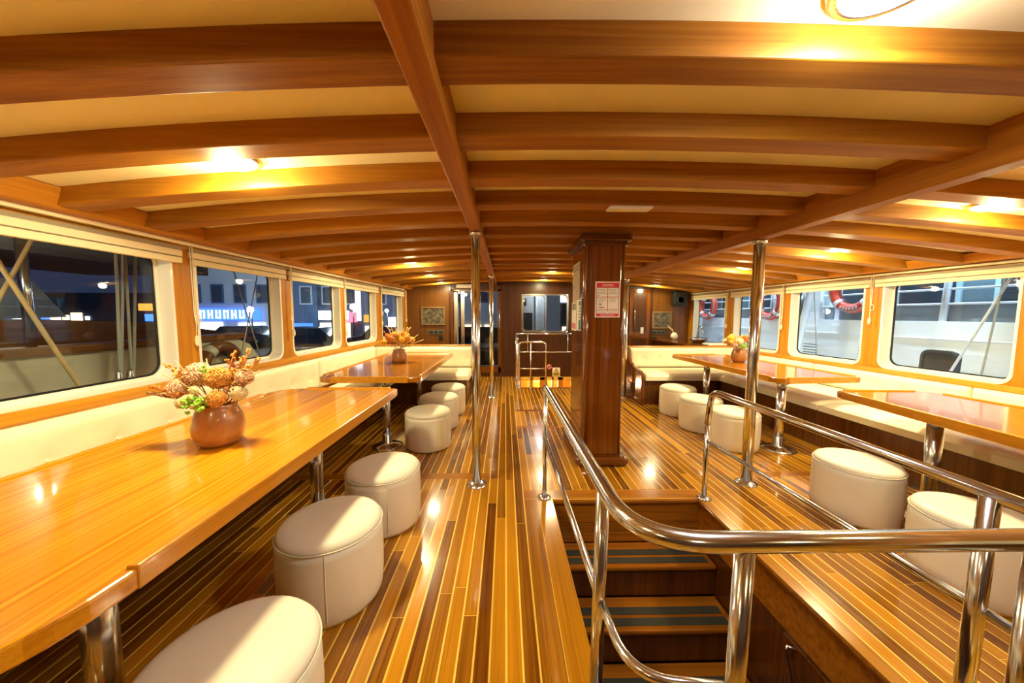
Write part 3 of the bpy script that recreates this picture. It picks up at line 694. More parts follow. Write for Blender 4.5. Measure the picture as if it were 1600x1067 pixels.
post(XA, 1.085, RZ-0.01, 0.022, 0.012); post(0.60, YN, RZ-0.01, 0.023, 0.012); post(XB, 1.05, RZ-0.03, 0.025, 0.02); post(1.36, YN, RZ-0.01, 0.022, 0.012)

# ------------------------------------------------------------------ poles and column
def pole(x, y, zt, r, label):
    t = thing('support_pole', label, 'pole', (x, y, 0), 'polished steel support poles')
    MB().tube([(x, y, 0), (x, y, zt)], r, 24).build('tube', 'chrome', t)
    MB().lathe([(0.085, 0), (0.085, 0.008), (0.06, 0.016), (r, 0.03)], (x, y, 0), 28).build('floor_flange', 'chrome', t)
    MB().lathe([(r, -0.03), (r+0.01, -0.02), (r+0.012, 0.0)], (x, y, zt), 24).build('top_collar', 'chrome', t)
pole(-0.244, 2.82, 2.114, 0.037, 'polished steel pole standing left of the stair railing')
pole(2.083, 2.81, 2.062, 0.042, 'polished steel pole standing right of the stair railing')
pole(-0.244, 5.93, 2.114, 0.034, 'polished steel pole at the end of the left bench')
pole(2.083, 5.87, 2.062, 0.034, 'polished steel pole partly hidden behind the wooden column')
col = thing('wooden_column', 'square varnished dark wood column in the middle of the saloon', 'column', (0.94, 3.5, 0))
CX0, CX1, CY0, CY1 = 0.748, 1.122, 3.205, 3.86
MB().prism(rpoly([(CX0, CY0), (CX1, CY0), (CX1, CY1), (CX0, CY1)], [0.03]*4, 4), 0, 2.20).build('shaft', 'column_wood', col)
fp = MB(); fp.box(CX0+0.045, CX1-0.045, CY0-0.006, CY0+0.01, 0.10, 2.10); fp.build('front_panel', 'column_wood', col, bev=0.004)
fp = MB(); fp.box(CX0-0.006, CX0+0.01, CY0+0.07, CY1-0.06, 0.10, 2.10); fp.build('side_panel', 'column_wood', col, bev=0.004)
for x in (CX0+0.022, CX1-0.022): MB().tube([(x, CY0+0.006, 0.10), (x, CY0+0.006, 2.12)], 0.013, 10).build('corner_bead', 'column_wood', col)
MB().tube([(CX0+0.006, CY0+0.045, 0.10), (CX0+0.006, CY0+0.045, 2.12)], 0.013, 10).build('corner_bead', 'column_wood', col)
sk = MB(); sk.prism(rpoly([(CX0-0.075, CY0-0.075), (CX1+0.075, CY0-0.075), (CX1+0.075, CY1+0.075), (CX0-0.075, CY1+0.075)], [0.09]*4, 6), 0, 0.085); sk.build('base_moulding', 'column_base_wood', col, bev=0.034, seg=5)
cp = MB(); cp.prism(rpoly([(CX0-0.05, CY0-0.05), (CX1+0.05, CY0-0.05), (CX1+0.05, CY1+0.05), (CX0-0.05, CY1+0.05)], [0.05]*4, 5), 2.125, 2.20); cp.build('top_moulding', 'column_base_wood', col, bev=0.022, seg=3)
cp = MB(); cp.prism(rpoly([(CX0-0.02, CY0-0.02), (CX1+0.02, CY0-0.02), (CX1+0.02, CY1+0.02), (CX0-0.02, CY1+0.02)], [0.05]*4, 5), 2.085, 2.13); cp.build('top_moulding', 'column_base_wood', col, bev=0.012, seg=3)
# notice on the column front
t = thing('safety_notice', 'white safety notice with red borders on the front of the wooden column', 'notice', (0.955, CY0-0.008, 1.42))
yy = CY0-0.007
def sheet(x0, x1, z0, z1, d, mat, name, par=None): return MB().box(x0, x1, yy-d, yy-d+0.0012, z0, z1).build(name, mat, par or t)
NX0, NX1, NZ0, NZ1 = 0.838, 1.074, 1.425, 1.758
sheet(NX0, NX1, NZ0, NZ1, 0.001, 'paper_white', 'paper')
sheet(NX0+0.012, NX1-0.012, NZ1-0.058, NZ1-0.010, 0.002, 'print_red', 'header')
sheet(NX0+0.012, NX1-0.012, NZ0+0.010, NZ0+0.036, 0.002, 'print_red', 'footer')
NM = (NX0+NX1)/2
red = MB()
for x in (NX0+0.014, NM, NX1-0.014): red.box(x-0.0025, x+0.0025, yy-0.0022, yy-0.001, NZ0+(0.036 if x != NM else 0.075), NZ1-0.058)
for z in (NZ0+0.075, NZ0+0.19): red.box(NX0+0.012, NX1-0.012, yy-0.0022, yy-0.001, z-0.0025, z+0.0025)
red.build('rules', 'print_red', t)
tx = MB()
for x0, x1 in ((NX0+0.024, NM-0.010), (NM+0.010, NX1-0.024)):
    for z in (NZ1-0.075, NZ1-0.088, NZ1-0.100, NZ1-0.112, NZ0+0.178, NZ0+0.165, NZ0+0.152):
        tx.box(x0, x1-random.uniform(0, 0.02), yy-0.0022, yy-0.001, z-0.0018, z+0.0018)
    for z in (NZ0+0.062, NZ0+0.048): tx.box(x0, x1, yy-0.0022, yy-0.001, z-0.0016, z+0.0016)
tx.box(NX0+0.035, NX0+0.062, yy-0.0022, yy-0.001, NZ0+0.115, NZ0+0.132); tx.box(NX0+0.035, NX0+0.085, yy-0.0022, yy-0.001, NZ0+0.088, NZ0+0.100)
tx.box(NX0+0.024, NX0+0.034, yy-0.0022, yy-0.001, NZ0+0.20, NZ0+0.21); tx.box(NM-0.004, NM+0.006, yy-0.0024, yy-0.001, NZ0+0.058, NZ0+0.070)
tx.build('lettering', 'print_grey', t)
tw = MB(); tw.box(NX0+0.07, NX1-0.07, yy-0.0032, yy-0.002, NZ1-0.030, NZ1-0.026); tw.box(NX0+0.06, NX1-0.06, yy-0.0032, yy-0.002, NZ1-0.042, NZ1-0.038); tw.box(NX0+0.05, NX1-0.05, yy-0.0032, yy-0.002, NZ0+0.020, NZ0+0.025)
tw.build('white_lettering', 'paper_white', t)
# sheets on the column's left side
xs_ = CX0-0.008
def side_sheet(y0, y1, z0, z1, mat, name, par, d=0.0): return MB().box(xs_-0.0015-d, xs_-d, y0, y1, z0, z1).build(name, mat, par)
t = thing('notice_sheet', 'tall tan notice sheet high on the left side of the wooden column', 'notice', (xs_, 3.55, 1.58))
side_sheet(3.42, 3.76, 1.46, 1.98, 'paper_tan', 'paper', t)
ln = MB()
for k in range(15): ln.box(xs_-0.003, xs_-0.0015, 3.46, 3.72-0.05*random.random(), 1.50+0.026*k, 1.506+0.026*k)
for z in (1.91, 1.945): ln.box(xs_-0.003, xs_-0.0015, 3.44, 3.74, z-0.010, z+0.008)
ln.build('lettering', 'print_grey', t)
t = thing('notice_sheet', 'teal and white notice sheet on the left side of the wooden column', 'notice', (xs_, 3.44, 1.28))
side_sheet(3.31, 3.53, 1.29, 1.60, 'paper_white', 'paper', t, 0.004); side_sheet(3.33, 3.42, 1.30, 1.585, 'print_teal', 'teal_field', t, 0.0055)
for k in range(5): side_sheet(3.34, 3.41, 1.40+0.03*k, 1.418+0.03*k, 'paper_white', 'icon', t, 0.007)
t = thing('notice_sheet', 'pink and grey notice sheet next to the teal one on the wooden column', 'notice', (xs_, 3.65, 1.28))
side_sheet(3.55, 3.78, 1.28, 1.58, 'paper_white', 'paper', t, 0.004); side_sheet(3.57, 3.76, 1.50, 1.57, 'print_grey', 'header', t, 0.0055); side_sheet(3.57, 3.76, 1.30, 1.36, 'print_pink', 'pink_field', t, 0.0055)

# ------------------------------------------------------------------ benches
def cushion(name, f, u0, u1, v0, v1, th, buttons, label, cat, group, mat='vinyl_cream', nu=36, nv=12, org=None):
    """padded cushion: f(u,v,w) maps to the world, w = outwards; buttons = list of (u,v)"""
    b = MB(); vs2 = []
    for j in range(nv+1):
        for i in range(nu+1):
            u = u0+(u1-u0)*i/nu; v_ = v0+(v1-v0)*j/nv
            e = min(u-u0, u1-u, v_-v0, v1-v_); k = min(1, e/0.05); w = th*(0.62+0.38*math.sqrt(max(0, 1-(1-k)**2)))
            for bu, bv in buttons:
                d2_ = (u-bu)**2+(v_-bv)**2; w -= 0.022*math.exp(-d2_/0.0016)+0.012*math.exp(-d2_/0.012)
            vs2.append(f(u, v_, w))
    fs2 = [(j*(nu+1)+i, j*(nu+1)+i+1, (j+1)*(nu+1)+i+1, (j+1)*(nu+1)+i) for j in range(nv) for i in range(nu)]
    b.add(vs2, fs2, True)
    edge = [i for i in range(nu+1)]+[j*(nu+1)+nu for j in range(1, nv+1)]+[nv*(nu+1)+i for i in range(nu-1, -1, -1)]+[j*(nu+1) for j in range(nv-1, 0, -1)]
    base = len(b.v); 
    for q in edge:
        i, j = q % (nu+1), q//(nu+1); b.v.append(f(u0+(u1-u0)*i/nu, v0+(v1-v0)*j/nv, 0))
    m_ = len(edge)
    for k in range(m_): b.f.append([edge[k], edge[(k+1) % m_], base+(k+1) % m_, base+k]); b.sm.append(False)
    b.f.append(list(range(base, base+m_))); b.sm.append(False)
    c_ = f((u0+u1)/2, (v0+v1)/2, 0)
    t = thing(name, label, cat, c_, group)
    b.build('cover', mat, t)
    if buttons:
        for bu, bv in buttons:
            p = f(bu, bv, th*1.0-0.030); MB().blob(p, 0.011, 0, 1).build('button', mat, t)
    return t
# --- left L-shaped bench
bl = thing('bench', 'L-shaped wooden bench base along the left windows', 'bench', (-2.0, 3.0, 0))
LB = -1.72
MB().box(-2.48, -2.12, -0.6, 5.42, 0, 0.35).build('base', 'bench_wood', bl); MB().box(-2.48, LB, -0.6, 5.42, 0.35, 0.395).build('seat_board', 'bench_wood', bl)
b = MB(); b.box(-2.36, -0.62, 5.42, 6.18, 0, 0.395); b.build('base', 'bench_wood', bl)
MB().box(-2.34, -0.58, 6.18, 6.26, 0, 0.875).build('back_panel', 'bench_wood', bl)
MB().box(-2.34, -0.56, 6.15, 6.28, 0.875, 0.90).build('cap_rail', 'sill_wood', bl, bev=0.008)
MB().box(-2.44, LB+0.02, -0.6, 5.38, 0.395, 0.41).build('seat_lip', 'sill_wood', bl)
fs_l = lambda u, v, w: (v, u, 0.41+w)
segs = [(-0.6, 1.28), (1.30, 2.96), (2.98, 4.34), (4.36, 5.34)]
nm = ['nearest', 'second', 'third', 'fourth']
for k, (a, b_) in enumerate(segs):
    cushion('seat_cushion', fs_l, a, b_, -2.36+0.02, LB+0.04, 0.10, [], '%s cream vinyl seat cushion of the left bench counted from the camera' % nm[k], 'cushion', 'seat cushions of the left bench')
cushion('seat_cushion', lambda u, v, w: (u, v, 0.41+w), -2.32, -0.58, 5.36, 6.08, 0.10, [], 'cream vinyl seat cushion on the far end of the left bench', 'cushion', 'seat cushions of the left bench')
fb_l = lambda u, v, w: PL(u, v, w)
bsegs = [(-0.6, 1.28), (1.30, 2.96), (2.98, 4.34), (4.36, 6.05)]
for k, (a, b_) in enumerate(bsegs):
    n_ = int((b_-a)/0.28); bt = [(a+(b_-a)*(i+0.5)/n_, 0.67) for i in range(n_)]
    cushion('back_cushion', fb_l, a, b_, 0.50, 0.885, 0.10, bt, '%s tufted cream backrest cushion under the left windows counted from the camera' % nm[k], 'cushion', 'backrest cushions of the left bench', nu=60)
bt = [(-2.1+0.28*i, 0.67) for i in range(6)]
cushion('back_cushion', lambda u, v, w: (u, 6.18-w, v), -2.34, -0.60, 0.50, 0.87, 0.10, bt, 'tufted cream backrest cushion at the far end of the left bench', 'cushion', 'backrest cushions of the left bench', nu=60)
# --- right L-shaped bench
br = thing('bench', 'L-shaped wooden bench base along the right windows', 'bench', (3.8, 3.0, 0))
RBX = lambda y: 3.475-0.012*(y-3.0)
b = MB(); b.hexa([(RBX(0.2), 0.2, 0), (4.58, 0.2, 0), (4.36, 5.40, 0), (RBX(5.4), 5.40, 0), (RBX(0.2), 0.2, 0.395), (4.58, 0.2, 0.395), (4.36, 5.40, 0.395), (RBX(5.4), 5.40, 0.395)]); b.build('base', 'bench_wood', br)
MB().box(2.22, 4.34, 5.40, 6.12, 0, 0.395).build('base', 'bench_wood', br)
MB().box(2.17, 4.33, 6.12, 6.20, 0, 0.86).build('back_panel', 'bench_wood', br)
MB().box(2.13, 4.33, 6.10, 6.22, 0.86, 0.885).build('cap_rail', 'sill_wood', br, bev=0.008)
sp_ = MB(); poly = [(5.34, 0), (6.20, 0), (6.20, 0.885), (6.08, 0.885), (6.02, 0.84), (5.98, 0.74), (5.90, 0.64), (5.75, 0.585), (5.45, 0.545), (5.34, 0.50)]
sp_.prism(poly, 2.17, 2.225, lambda u, v, w: (w, u, v)); sp_.build('end_panel', 'column_wood', br, bev=0.008)
vg = MB().box(2.162, 2.172, 5.62, 5.95, 0.10, 0.30).build('vent_grille', 'black_plastic', br)
for k in range(6): MB().box(2.156, 2.162, 5.63, 5.94, 0.115+0.03*k, 0.128+0.03*k).build('louvre', 'column_base_wood', vg)
b = MB(); b.hexa([(RBX(0.2)-0.025, 0.2, 0.395), (4.5, 0.2, 0.395), (4.3, 5.38, 0.395), (RBX(5.38)-0.025, 5.38, 0.395), (RBX(0.2)-0.025, 0.2, 0.41), (4.5, 0.2, 0.41), (4.3, 5.38, 0.41), (RBX(5.38)-0.025, 5.38, 0.41)]); b.build('seat_lip', 'bench_wood', br)
segs = [(0.2, 2.10), (2.12, 3.60), (3.62, 5.34)]
for k, (a, b_) in enumerate(segs):
    cushion('seat_cushion', lambda u, v, w: (RBX(u)-0.045+(Xr(u)-0.06-RBX(u)+0.045)*v, u, 0.41+w), a, b_, 0, 1, 0.10, [], '%s cream vinyl seat cushion of the right bench counted from the camera' % nm[k], 'cushion', 'seat cushions of the right bench')
cushion('seat_cushion', lambda u, v, w: (u, v, 0.41+w), 2.23, 4.30, 5.30, 6.04, 0.10, [], 'cream vinyl seat cushion on the far end of the right bench', 'cushion', 'seat cushions of the right bench')
bsegs = [(0.2, 2.10), (2.12, 3.10), (3.12, 4.70), (4.72, 6.0)]
for k, (a, b_) in enumerate(bsegs):
    n_ = int((b_-a)/0.28); bt = [(a+(b_-a)*(i+0.5)/n_, 0.62) for i in range(n_)]
    cushion('back_cushion', lambda u, v, w: PR(u, v, w), a, b_, 0.50, 0.772, 0.10, bt, '%s tufted cream backrest cushion under the right windows counted from the camera' % nm[k], 'cushion', 'backrest cushions of the right bench', nu=60)
bt = [(2.45+0.28*i, 0.67) for i in range(7)]
cushion('back_cushion', lambda u, v, w: (u, 6.12-w, v), 2.23, 4.28, 0.50, 0.86, 0.10, bt, 'tufted cream backrest cushion at the far end of the right bench', 'cushion', 'backrest cushions of the right bench', nu=60)

# ------------------------------------------------------------------ tables
TZ = 0.80; TT = 0.055
def table(corners, rad, legs, label, mat, frac=0.16):
    cx_ = sum(c[0] for c in corners)/4; cy_ = sum(c[1] for c in corners)/4
    t = thing('saloon_table', label, 'table', (cx_, cy_, 0), 'varnished saloon tables')
    top = MB(); top.prism(rpoly(corners, rad, 8), TZ-TT, TZ); top.build('tabletop', mat, t, bev=0.008)
    for i in range(4):
        a = Vector((*corners[i], 0)); b_ = Vector((*corners[(i+1) % 4], 0)); d = (b_-a); L_ = d.length; d.normalize(); nrm = Vector((d.y, -d.x, 0))
        s0 = rad[i]+0.02; s1 = L_-rad[(i+1) % 4]-0.02
        p0, p1 = a+d*s0, a+d*s1; q = []
        for z in (TZ-TT-0.001, TZ+0.010):
            for pt, off in ((p0, -0.028), (p1, -0.028), (p1, 0.004), (p0, 0.004)): w_ = pt+nrm*off; q.append((w_.x, w_.y, z))
        MB().hexa(q).build('edge_rail', 'table_edge_wood', t, bev=0.005)
    for x, y in legs:
        lg = MB().tube([(x, y, 0.02), (x, y, TZ-TT)], 0.042, 22).build('leg', 'chrome', t)
        MB().lathe([(0.165, 0), (0.165, 0.008), (0.13, 0.022), (0.07, 0.032), (0.05, 0.05), (0.05, 0.14), (0.045, 0.145)], (x, y, 0), 30).build('floor_flange', 'chrome', lg)
        MB().lathe([(0.05, TZ-TT-0.03), (0.09, TZ-TT-0.008), (0.09, TZ-TT)], (x, y, 0), 24).build('top_flange', 'brushed_steel', lg)
table([(-1.97, 0.50), (-0.94, 0.50), (-0.94, 2.985), (-1.97, 2.985)], [0.25, 0.32, 0.05, 0.22], [(-1.27, 1.02), (-1.30, 2.30)], 'long varnished table at the near left with the largest bouquet on it', 'table_wood')
table([(-1.95, 3.49), (-0.885, 3.49), (-0.885, 5.80), (-1.95, 5.80)], [0.14, 0.10, 0.05, 0.12], [(-1.30, 3.69), (-1.30, 5.10)], 'varnished table at the far left in front of the L-shaped bench corner', 'table_wood_red')
table([(2.66, 1.15), (3.74, 1.10), (3.64, 2.84), (2.86, 2.87)], [0.12, 0.12, 0.10, 0.05], [(3.00, 2.27), (3.0, 1.35)], 'varnished table at the near right without a vase', 'table_wood_red')
table([(2.80, 3.41), (3.75, 3.46), (3.60, 5.60), (2.74, 5.54)], [0.10, 0.06, 0.10, 0.03], [(2.96, 3.55), (2.93, 4.86)], 'varnished table at the far right behind the steel pole', 'table_wood_red')

# ------------------------------------------------------------------ poufs
def make_pouf():
    t = thing('pouf_stool', '', 'stool', (0, 0, 0), 'round cream vinyl pouf stools')
    R_, H = 0.246, 0.415
    MB().lathe([(0.215, 0.0), (0.232, 0.006), (0.241, 0.03), (R_, 0.10), (R_+0.002, 0.22), (R_, 0.33), (R_-0.003, 0.372)], (0, 0, 0), 48).build('body', 'pouf_vinyl', t)
    MB().lathe([(R_-0.003, 0.372), (R_-0.006, 0.387), (R_-0.016, 0.400), (R_-0.034, 0.409), (0.17, 0.415), (0.08, 0.418), (0.01, 0.419)], (0, 0, 0), 48).build('seat_pad', 'pouf_vinyl', t)
    MB().tube([((R_-0.001)*math.cos(a), (R_-0.001)*math.sin(a), 0.374) for a in [2*PI*k/48 for k in range(48)]], 0.0035, 6, closed=True).build('piping', 'pouf_piping', t)
    for s in (-1, 1):
        MB().tube([(0, s*(R_-0.020), 0.004), (0, s*(R_-0.002), 0.05), (0, s*(R_+0.0012), 0.12), (0, s*(R_+0.003), 0.22), (0, s*(R_+0.0012), 0.33), (0, s*(R_-0.002), 0.37)], 0.0032, 6).build('side_seam', 'pouf_piping', t)
    return t
proto = make_pouf()
POUFS = [(-0.845, 0.985, 20, 'cream pouf nearest the camera beside the near left table'),
         (-0.895, 1.695, 20, 'second cream pouf from the camera beside the near left table'),
         (-0.850, 2.325, 24, 'third cream pouf from the camera beside the far end of the near left table'),
         (-0.850, 3.70, 60, 'cream pouf at the near corner of the far left table'),
         (-0.860, 4.37, 70, 'middle one of the three cream poufs beside the far left table'),
         (-0.838, 4.98, 40, 'farthest of the three cream poufs beside the far left table'),
         (2.53, 3.65, 70, 'cream pouf at the near corner of the far right table right behind the pole'),
         (2.49, 4.23, 50, 'middle one of the three cream poufs beside the far right table'),
         (2.53, 4.89, 80, 'farthest of the three cream poufs beside the far right table'),
         (2.56, 2.36, 60, 'cream pouf beside the near right table seen through the stair railing'),
         (2.52, 1.69, 50, 'cream pouf at the right picture edge behind the railing post')]
for k, (x, y, rot, lab) in enumerate(POUFS):
    o = proto if k == 0 else copy_tree(proto)
    o.location = (x, y, 0); o.rotation_euler.z = math.radians(rot); o['label'] = lab

# ------------------------------------------------------------------ vases and dried bouquets
def vase(x, y, s, label, prof=None):
    t = thing('vase', label, 'vase', (x, y, TZ), 'brown ceramic vases on the tables')
    pr = prof or [(0.050, 0.0), (0.078, 0.004), (0.096, 0.025), (0.106, 0.065), (0.107, 0.10), (0.099, 0.145), (0.086, 0.178), (0.078, 0.190), (0.083, 0.204), (0.078, 0.207), (0.071, 0.194), (0.08, 0.16), (0.09, 0.10), (0.05, 0.03)]
    MB().lathe([(r*s, h*s) for r, h in pr], (x, y, TZ), 40).build('body', 'vase_brown', t)
def sprig(m_, p0, p1, r, n_, leaf):
    p0, p1 = Vector(p0), Vector(p1); m_.tube([p0, p0.lerp(p1, 0.5)+Vector((0, 0, 0.01)), p1], 0.0022, 5)
    for k in range(n_):
        f_ = 0.35+0.65*k/n_; q = p0.lerp(p1, f_); a = random.uniform(0, 2*PI); rr = r*(1.15-f_)*random.uniform(0.4, 1)
        e = q+Vector((math.cos(a)*rr, math.sin(a)*rr, rr*0.8)); m_.tube([q, e], 0.0014, 4); m_.blob(e, leaf*random.uniform(0.7, 1.3), 0.3, 1)
def pom(m_, c, r, n_=300, spike=0.25):
    m_.blob(c, r*0.86, 0.06, 3)
    for k in range(n_):
        z = 1-2*(k+0.5)/n_; a = k*2.39996; rr = math.sqrt(1-z*z); d = Vector((rr*math.cos(a), rr*math.sin(a), z)); p = Vector(c)+d*r*0.84
        m_.blob(p+d*r*random.uniform(0, spike*0.7), r*random.uniform(0.06, 0.11), 0.3, 1)
x, y = -1.435, 1.70
vase(x, y, 1.0, 'round brown ceramic vase on the near left table')
bq = thing('dried_bouquet', 'large bouquet of pink and golden dried blooms in the near left vase', 'bouquet', (x, y, TZ+0.19), 'dried bouquets')
def bl_(mat, pts, name='bloom'):
    for dx, dy, dz, r in pts:
        r *= 0.80; m_ = MB(); pom(m_, (x+dx, y+dy, TZ+dz), r); o_ = m_.build(name, mat, bq)
        MB().tube([(x+dx*0.15, y+dy*0.15, TZ+0.16), (x+dx, y+dy, TZ+dz-r*0.5)], 0.003, 5).build('stem', 'stem_brown', bq)
bl_('bloom_gold', [(0.03, -0.02, 0.335, 0.067), (0.055, -0.07, 0.245, 0.050)])
bl_('bloom_pink', [(0.125, 0.02, 0.335, 0.053), (-0.10, 0.02, 0.345, 0.075), (-0.165, -0.02, 0.285, 0.060)])
bl_('bloom_cream', [(-0.035, -0.085, 0.290, 0.025), (-0.07, -0.08, 0.24, 0.035), (-0.125, -0.05, 0.22, 0.035), (0.125, -0.02, 0.26, 0.045)])
m_ = MB()
for k in range(60): m_.blob((x-0.015+random.gauss(0, 0.024), y-0.10+random.gauss(0, 0.015), TZ+0.228+random.gauss(0, 0.018)), random.uniform(0.006, 0.011), 0.3, 1)
m_.build('green_sprig', 'bloom_green', bq); m_ = MB()
for k in range(16): m_.blob((x-0.02+random.gauss(0, 0.012), y-0.03, TZ+0.36+random.gauss(0, 0.02)), random.uniform(0.006, 0.010), 0.3, 1)
m_.build('green_sprig', 'bloom_green', bq)
for p1, mt_ in (((0.075, 0.03, 0.46), 'bloom_orange'), ((0.15, 0.04, 0.475), 'bloom_gold'), ((0.20, 0.03, 0.43), 'bloom_gold'), ((0.11, 0.05, 0.43), 'bloom_orange'), ((-0.31, -0.03, 0.26), 'stem_brown'), ((-0.26, -0.06, 0.30), 'bloom_orange'), ((-0.24, 0.0, 0.40), 'bloom_gold'), ((0.19, -0.03, 0.33), 'stem_brown'), ((-0.02, -0.12, 0.21), 'stem_brown')):
    m_ = MB(); sprig(m_, (x+p1[0]*0.1, y, TZ+0.19), (x+p1[0], y+p1[1], TZ+p1[2]), 0.055, 34, 0.0065); m_.build('grass_sprig', mt_, bq)
for p1 in ((-0.04, 0, 0.43), (-0.19, 0.0, 0.42), (0.22, 0.0, 0.37), (-0.21, -0.05, 0.36)):
    MB().tube([(x, y, TZ+0.19), (x+p1[0]*0.6, y+p1[1], TZ+0.32), (x+p1[0], y+p1[1], TZ+p1[2])], 0.0022, 5).build('straw', 'stem_straw', bq)
def small_bouquet(xx, yy_, cols, label, seed, h=1.0, straws=6):
    random.seed(seed); q = thing('dried_bouquet', label, 'bouquet', (xx, yy_, TZ+0.15), 'dried bouquets')
    for k in range(13):
        a = k*2.4; rr = 0.05+0.10*math.sqrt(k/13); z = 0.23+0.13*h*(1-k/16)+0.03*random.random()
        m_ = MB(); c_ = (xx+rr*1.35*math.cos(a), yy_+rr*math.sin(a), TZ+z); pom(m_, c_, random.uniform(0.036, 0.052), 110); m_.build('bloom', random.choice(cols), q)
        MB().tube([(xx, yy_, TZ+0.15), c_], 0.003, 5).build('stem', 'stem_brown', q)
    for k in range(straws):
        a = random.uniform(-0.9, 0.9); L_ = random.uniform(0.22, 0.32)*h
        m_ = MB(); sprig(m_, (xx, yy_, TZ+0.22), (xx+L_*math.sin(a), yy_+0.05*random.uniform(-1, 1), TZ+0.22+L_*math.cos(a)), 0.03, 10, 0.008); m_.build('grass_sprig', random.choice(['bloom_orange', 'stem_straw', 'bloom_pink']), q)
    return q
vase(-1.44, 4.62, 0.80, 'slim brown ceramic vase on the far left table', [(0.09, 0), (0.115, 0.01), (0.128, 0.06), (0.124, 0.13), (0.10, 0.18), (0.092, 0.205), (0.100, 0.222), (0.09, 0.222), (0.085, 0.2), (0.1, 0.1), (0.06, 0.03)])
small_bouquet(-1.44, 4.62, ['bloom_orange', 'bloom_gold', 'bloom_yellow'], 'spiky orange dried bouquet in the far left vase', 11, 1.05, 9)
q = bpy.data.objects['dried_bouquet.001']
for p1 in ((0.23, 0.38), (0.30, 0.31), (0.27, 0.24)): MB().tube([(-1.40, 4.60, TZ+0.2), (-1.40+p1[0], 4.60, TZ+p1[1])], 0.004, 5).build('straw', 'stem_straw', q)
vase(3.25, 4.66, 0.90, 'round brown ceramic vase on the far right table behind the steel pole')
small_bouquet(3.25, 4.66, ['bloom_yellow', 'bloom_yellow', 'bloom_gold', 'bloom_orange', 'bloom_cream'], 'yellow dried bouquet in the far right vase', 21, 0.75, 4)
m_ = MB()
for k in range(24): m_.blob((3.22+random.gauss(0, 0.03), 4.54+random.gauss(0, 0.015), TZ+0.24+random.gauss(0, 0.018)), random.uniform(0.010, 0.016), 0.3, 1)
m_.build('green_sprig', 'bloom_green', bpy.data.objects['dried_bouquet.002'])

# ------------------------------------------------------------------ ceiling lights
def between(y):   # centre of the beam gap nearest y
    best = None
    for (a0, a1), (b0, b1) in zip(BEAMS[:-1], BEAMS[1:]):
        c_ = (a1+b0)/2
        if best is None or abs(c_-y) < abs(best-y): best = c_
    return best
def ceil_light(x, y, label, cool=False, power=LAMP_W):
    yb = between(y); zc = camber(x)+CEIL
    t = thing('ceiling_light', label, 'light', (x, yb, zc), 'round ceiling lights between the beams')
    MB().lathe([(0.130, 0.0), (0.130, -0.014), (0.122, -0.022), (0.104, -0.024), (0.104, -0.004), (0.1021, 0.0)], (x, yb, zc), 36, cap=False).build('trim_ring', 'brushed_steel', t)
    MB().lathe([(0.108, -0.008), (0.104, -0.024), (0.080, -0.038), (0.040, -0.046), (0.003, -0.047)], (x, yb, zc), 32).build('lens', 'lens_cool' if cool else 'lens_warm', t)
    colr = (1.0, 0.93, 0.88) if cool else WARM
    l = bpy.data.lights.new('bulb', 'POINT'); l.energy = power*0.36; l.color = colr; l.shadow_soft_size = 0.06
    lo = bpy.data.objects.new('bulb', l); C.objects.link(lo); lo.parent = t; lo.location = (0, 0, -0.125)
    l = bpy.data.lights.new('lamp_disc', 'AREA'); l.shape = 'DISK'; l.size = 0.18; l.energy = power*0.62; l.color = colr
    lo = bpy.data.objects.new('lamp_disc', l); C.objects.link(lo); lo.parent = t; lo.location = (0, 0, -0.055)
for x, y, lab in ((-1.33, 1.80, 'glowing round ceiling light above the near left table'), (-1.30, 4.77, 'glowing round ceiling light above the far left table'),
                  (-1.34, 6.10, 'glowing round ceiling light above the far end of the left bench'), (-1.39, 7.45, 'glowing round ceiling light by the bulkhead at far left'),
                  (0.83, 6.10, 'glowing round ceiling light behind the wooden column nearer the camera'), (0.83, 7.42, 'glowing round ceiling light above the far hatch'),
                  (3.13, 2.08, 'glowing round ceiling light at the right picture edge'), (3.40, 3.40, 'glowing round ceiling light above the gap between the right tables'),
                  (3.33, 5.0, 'glowing round ceiling light above the far right table'), (3.28, 7.6, 'glowing round ceiling light by the bulkhead at far right')):
    ceil_light(x, y, lab, power=LAMP_W*(1.0 if y < 5.5 else 0.35))
ceil_light(0.94, 0.85, 'bright white ceiling light at the top picture edge above the railing', True, LAMP_W*0.6)
for x, y in ((-1.33, 0.2), (3.2, 0.3), (-1.33, -1.3), (0.9, -1.2), (3.2, -1.2)):
    raw_light('aft_ceiling_light', 'POINT', (x, between(y), camber(x)-0.03), LAMP_W*0.22, WARM, 0.06)
t = thing('ceiling_panel_light', 'unlit flat white light panel on the ceiling in front of the wooden column', 'light', (0.845, 2.48, camber(0.845)))
zc = camber(0.845)-0.012; yb = BEAMS[[i for i, b in enumerate(BEAMS) if b[1] > 2.4][0]]
MB().box(0.70, 1.00, yb[0]+0.012, yb[1]-0.012, zc-0.002, zc+0.014).build('panel', 'paper_white', t, bev=0.01)
MB().box(0.73, 0.97, yb[0]+0.03, yb[1]-0.03, zc-0.006, zc-0.001).build('diffuser', 'vinyl_cream', t, bev=0.002)

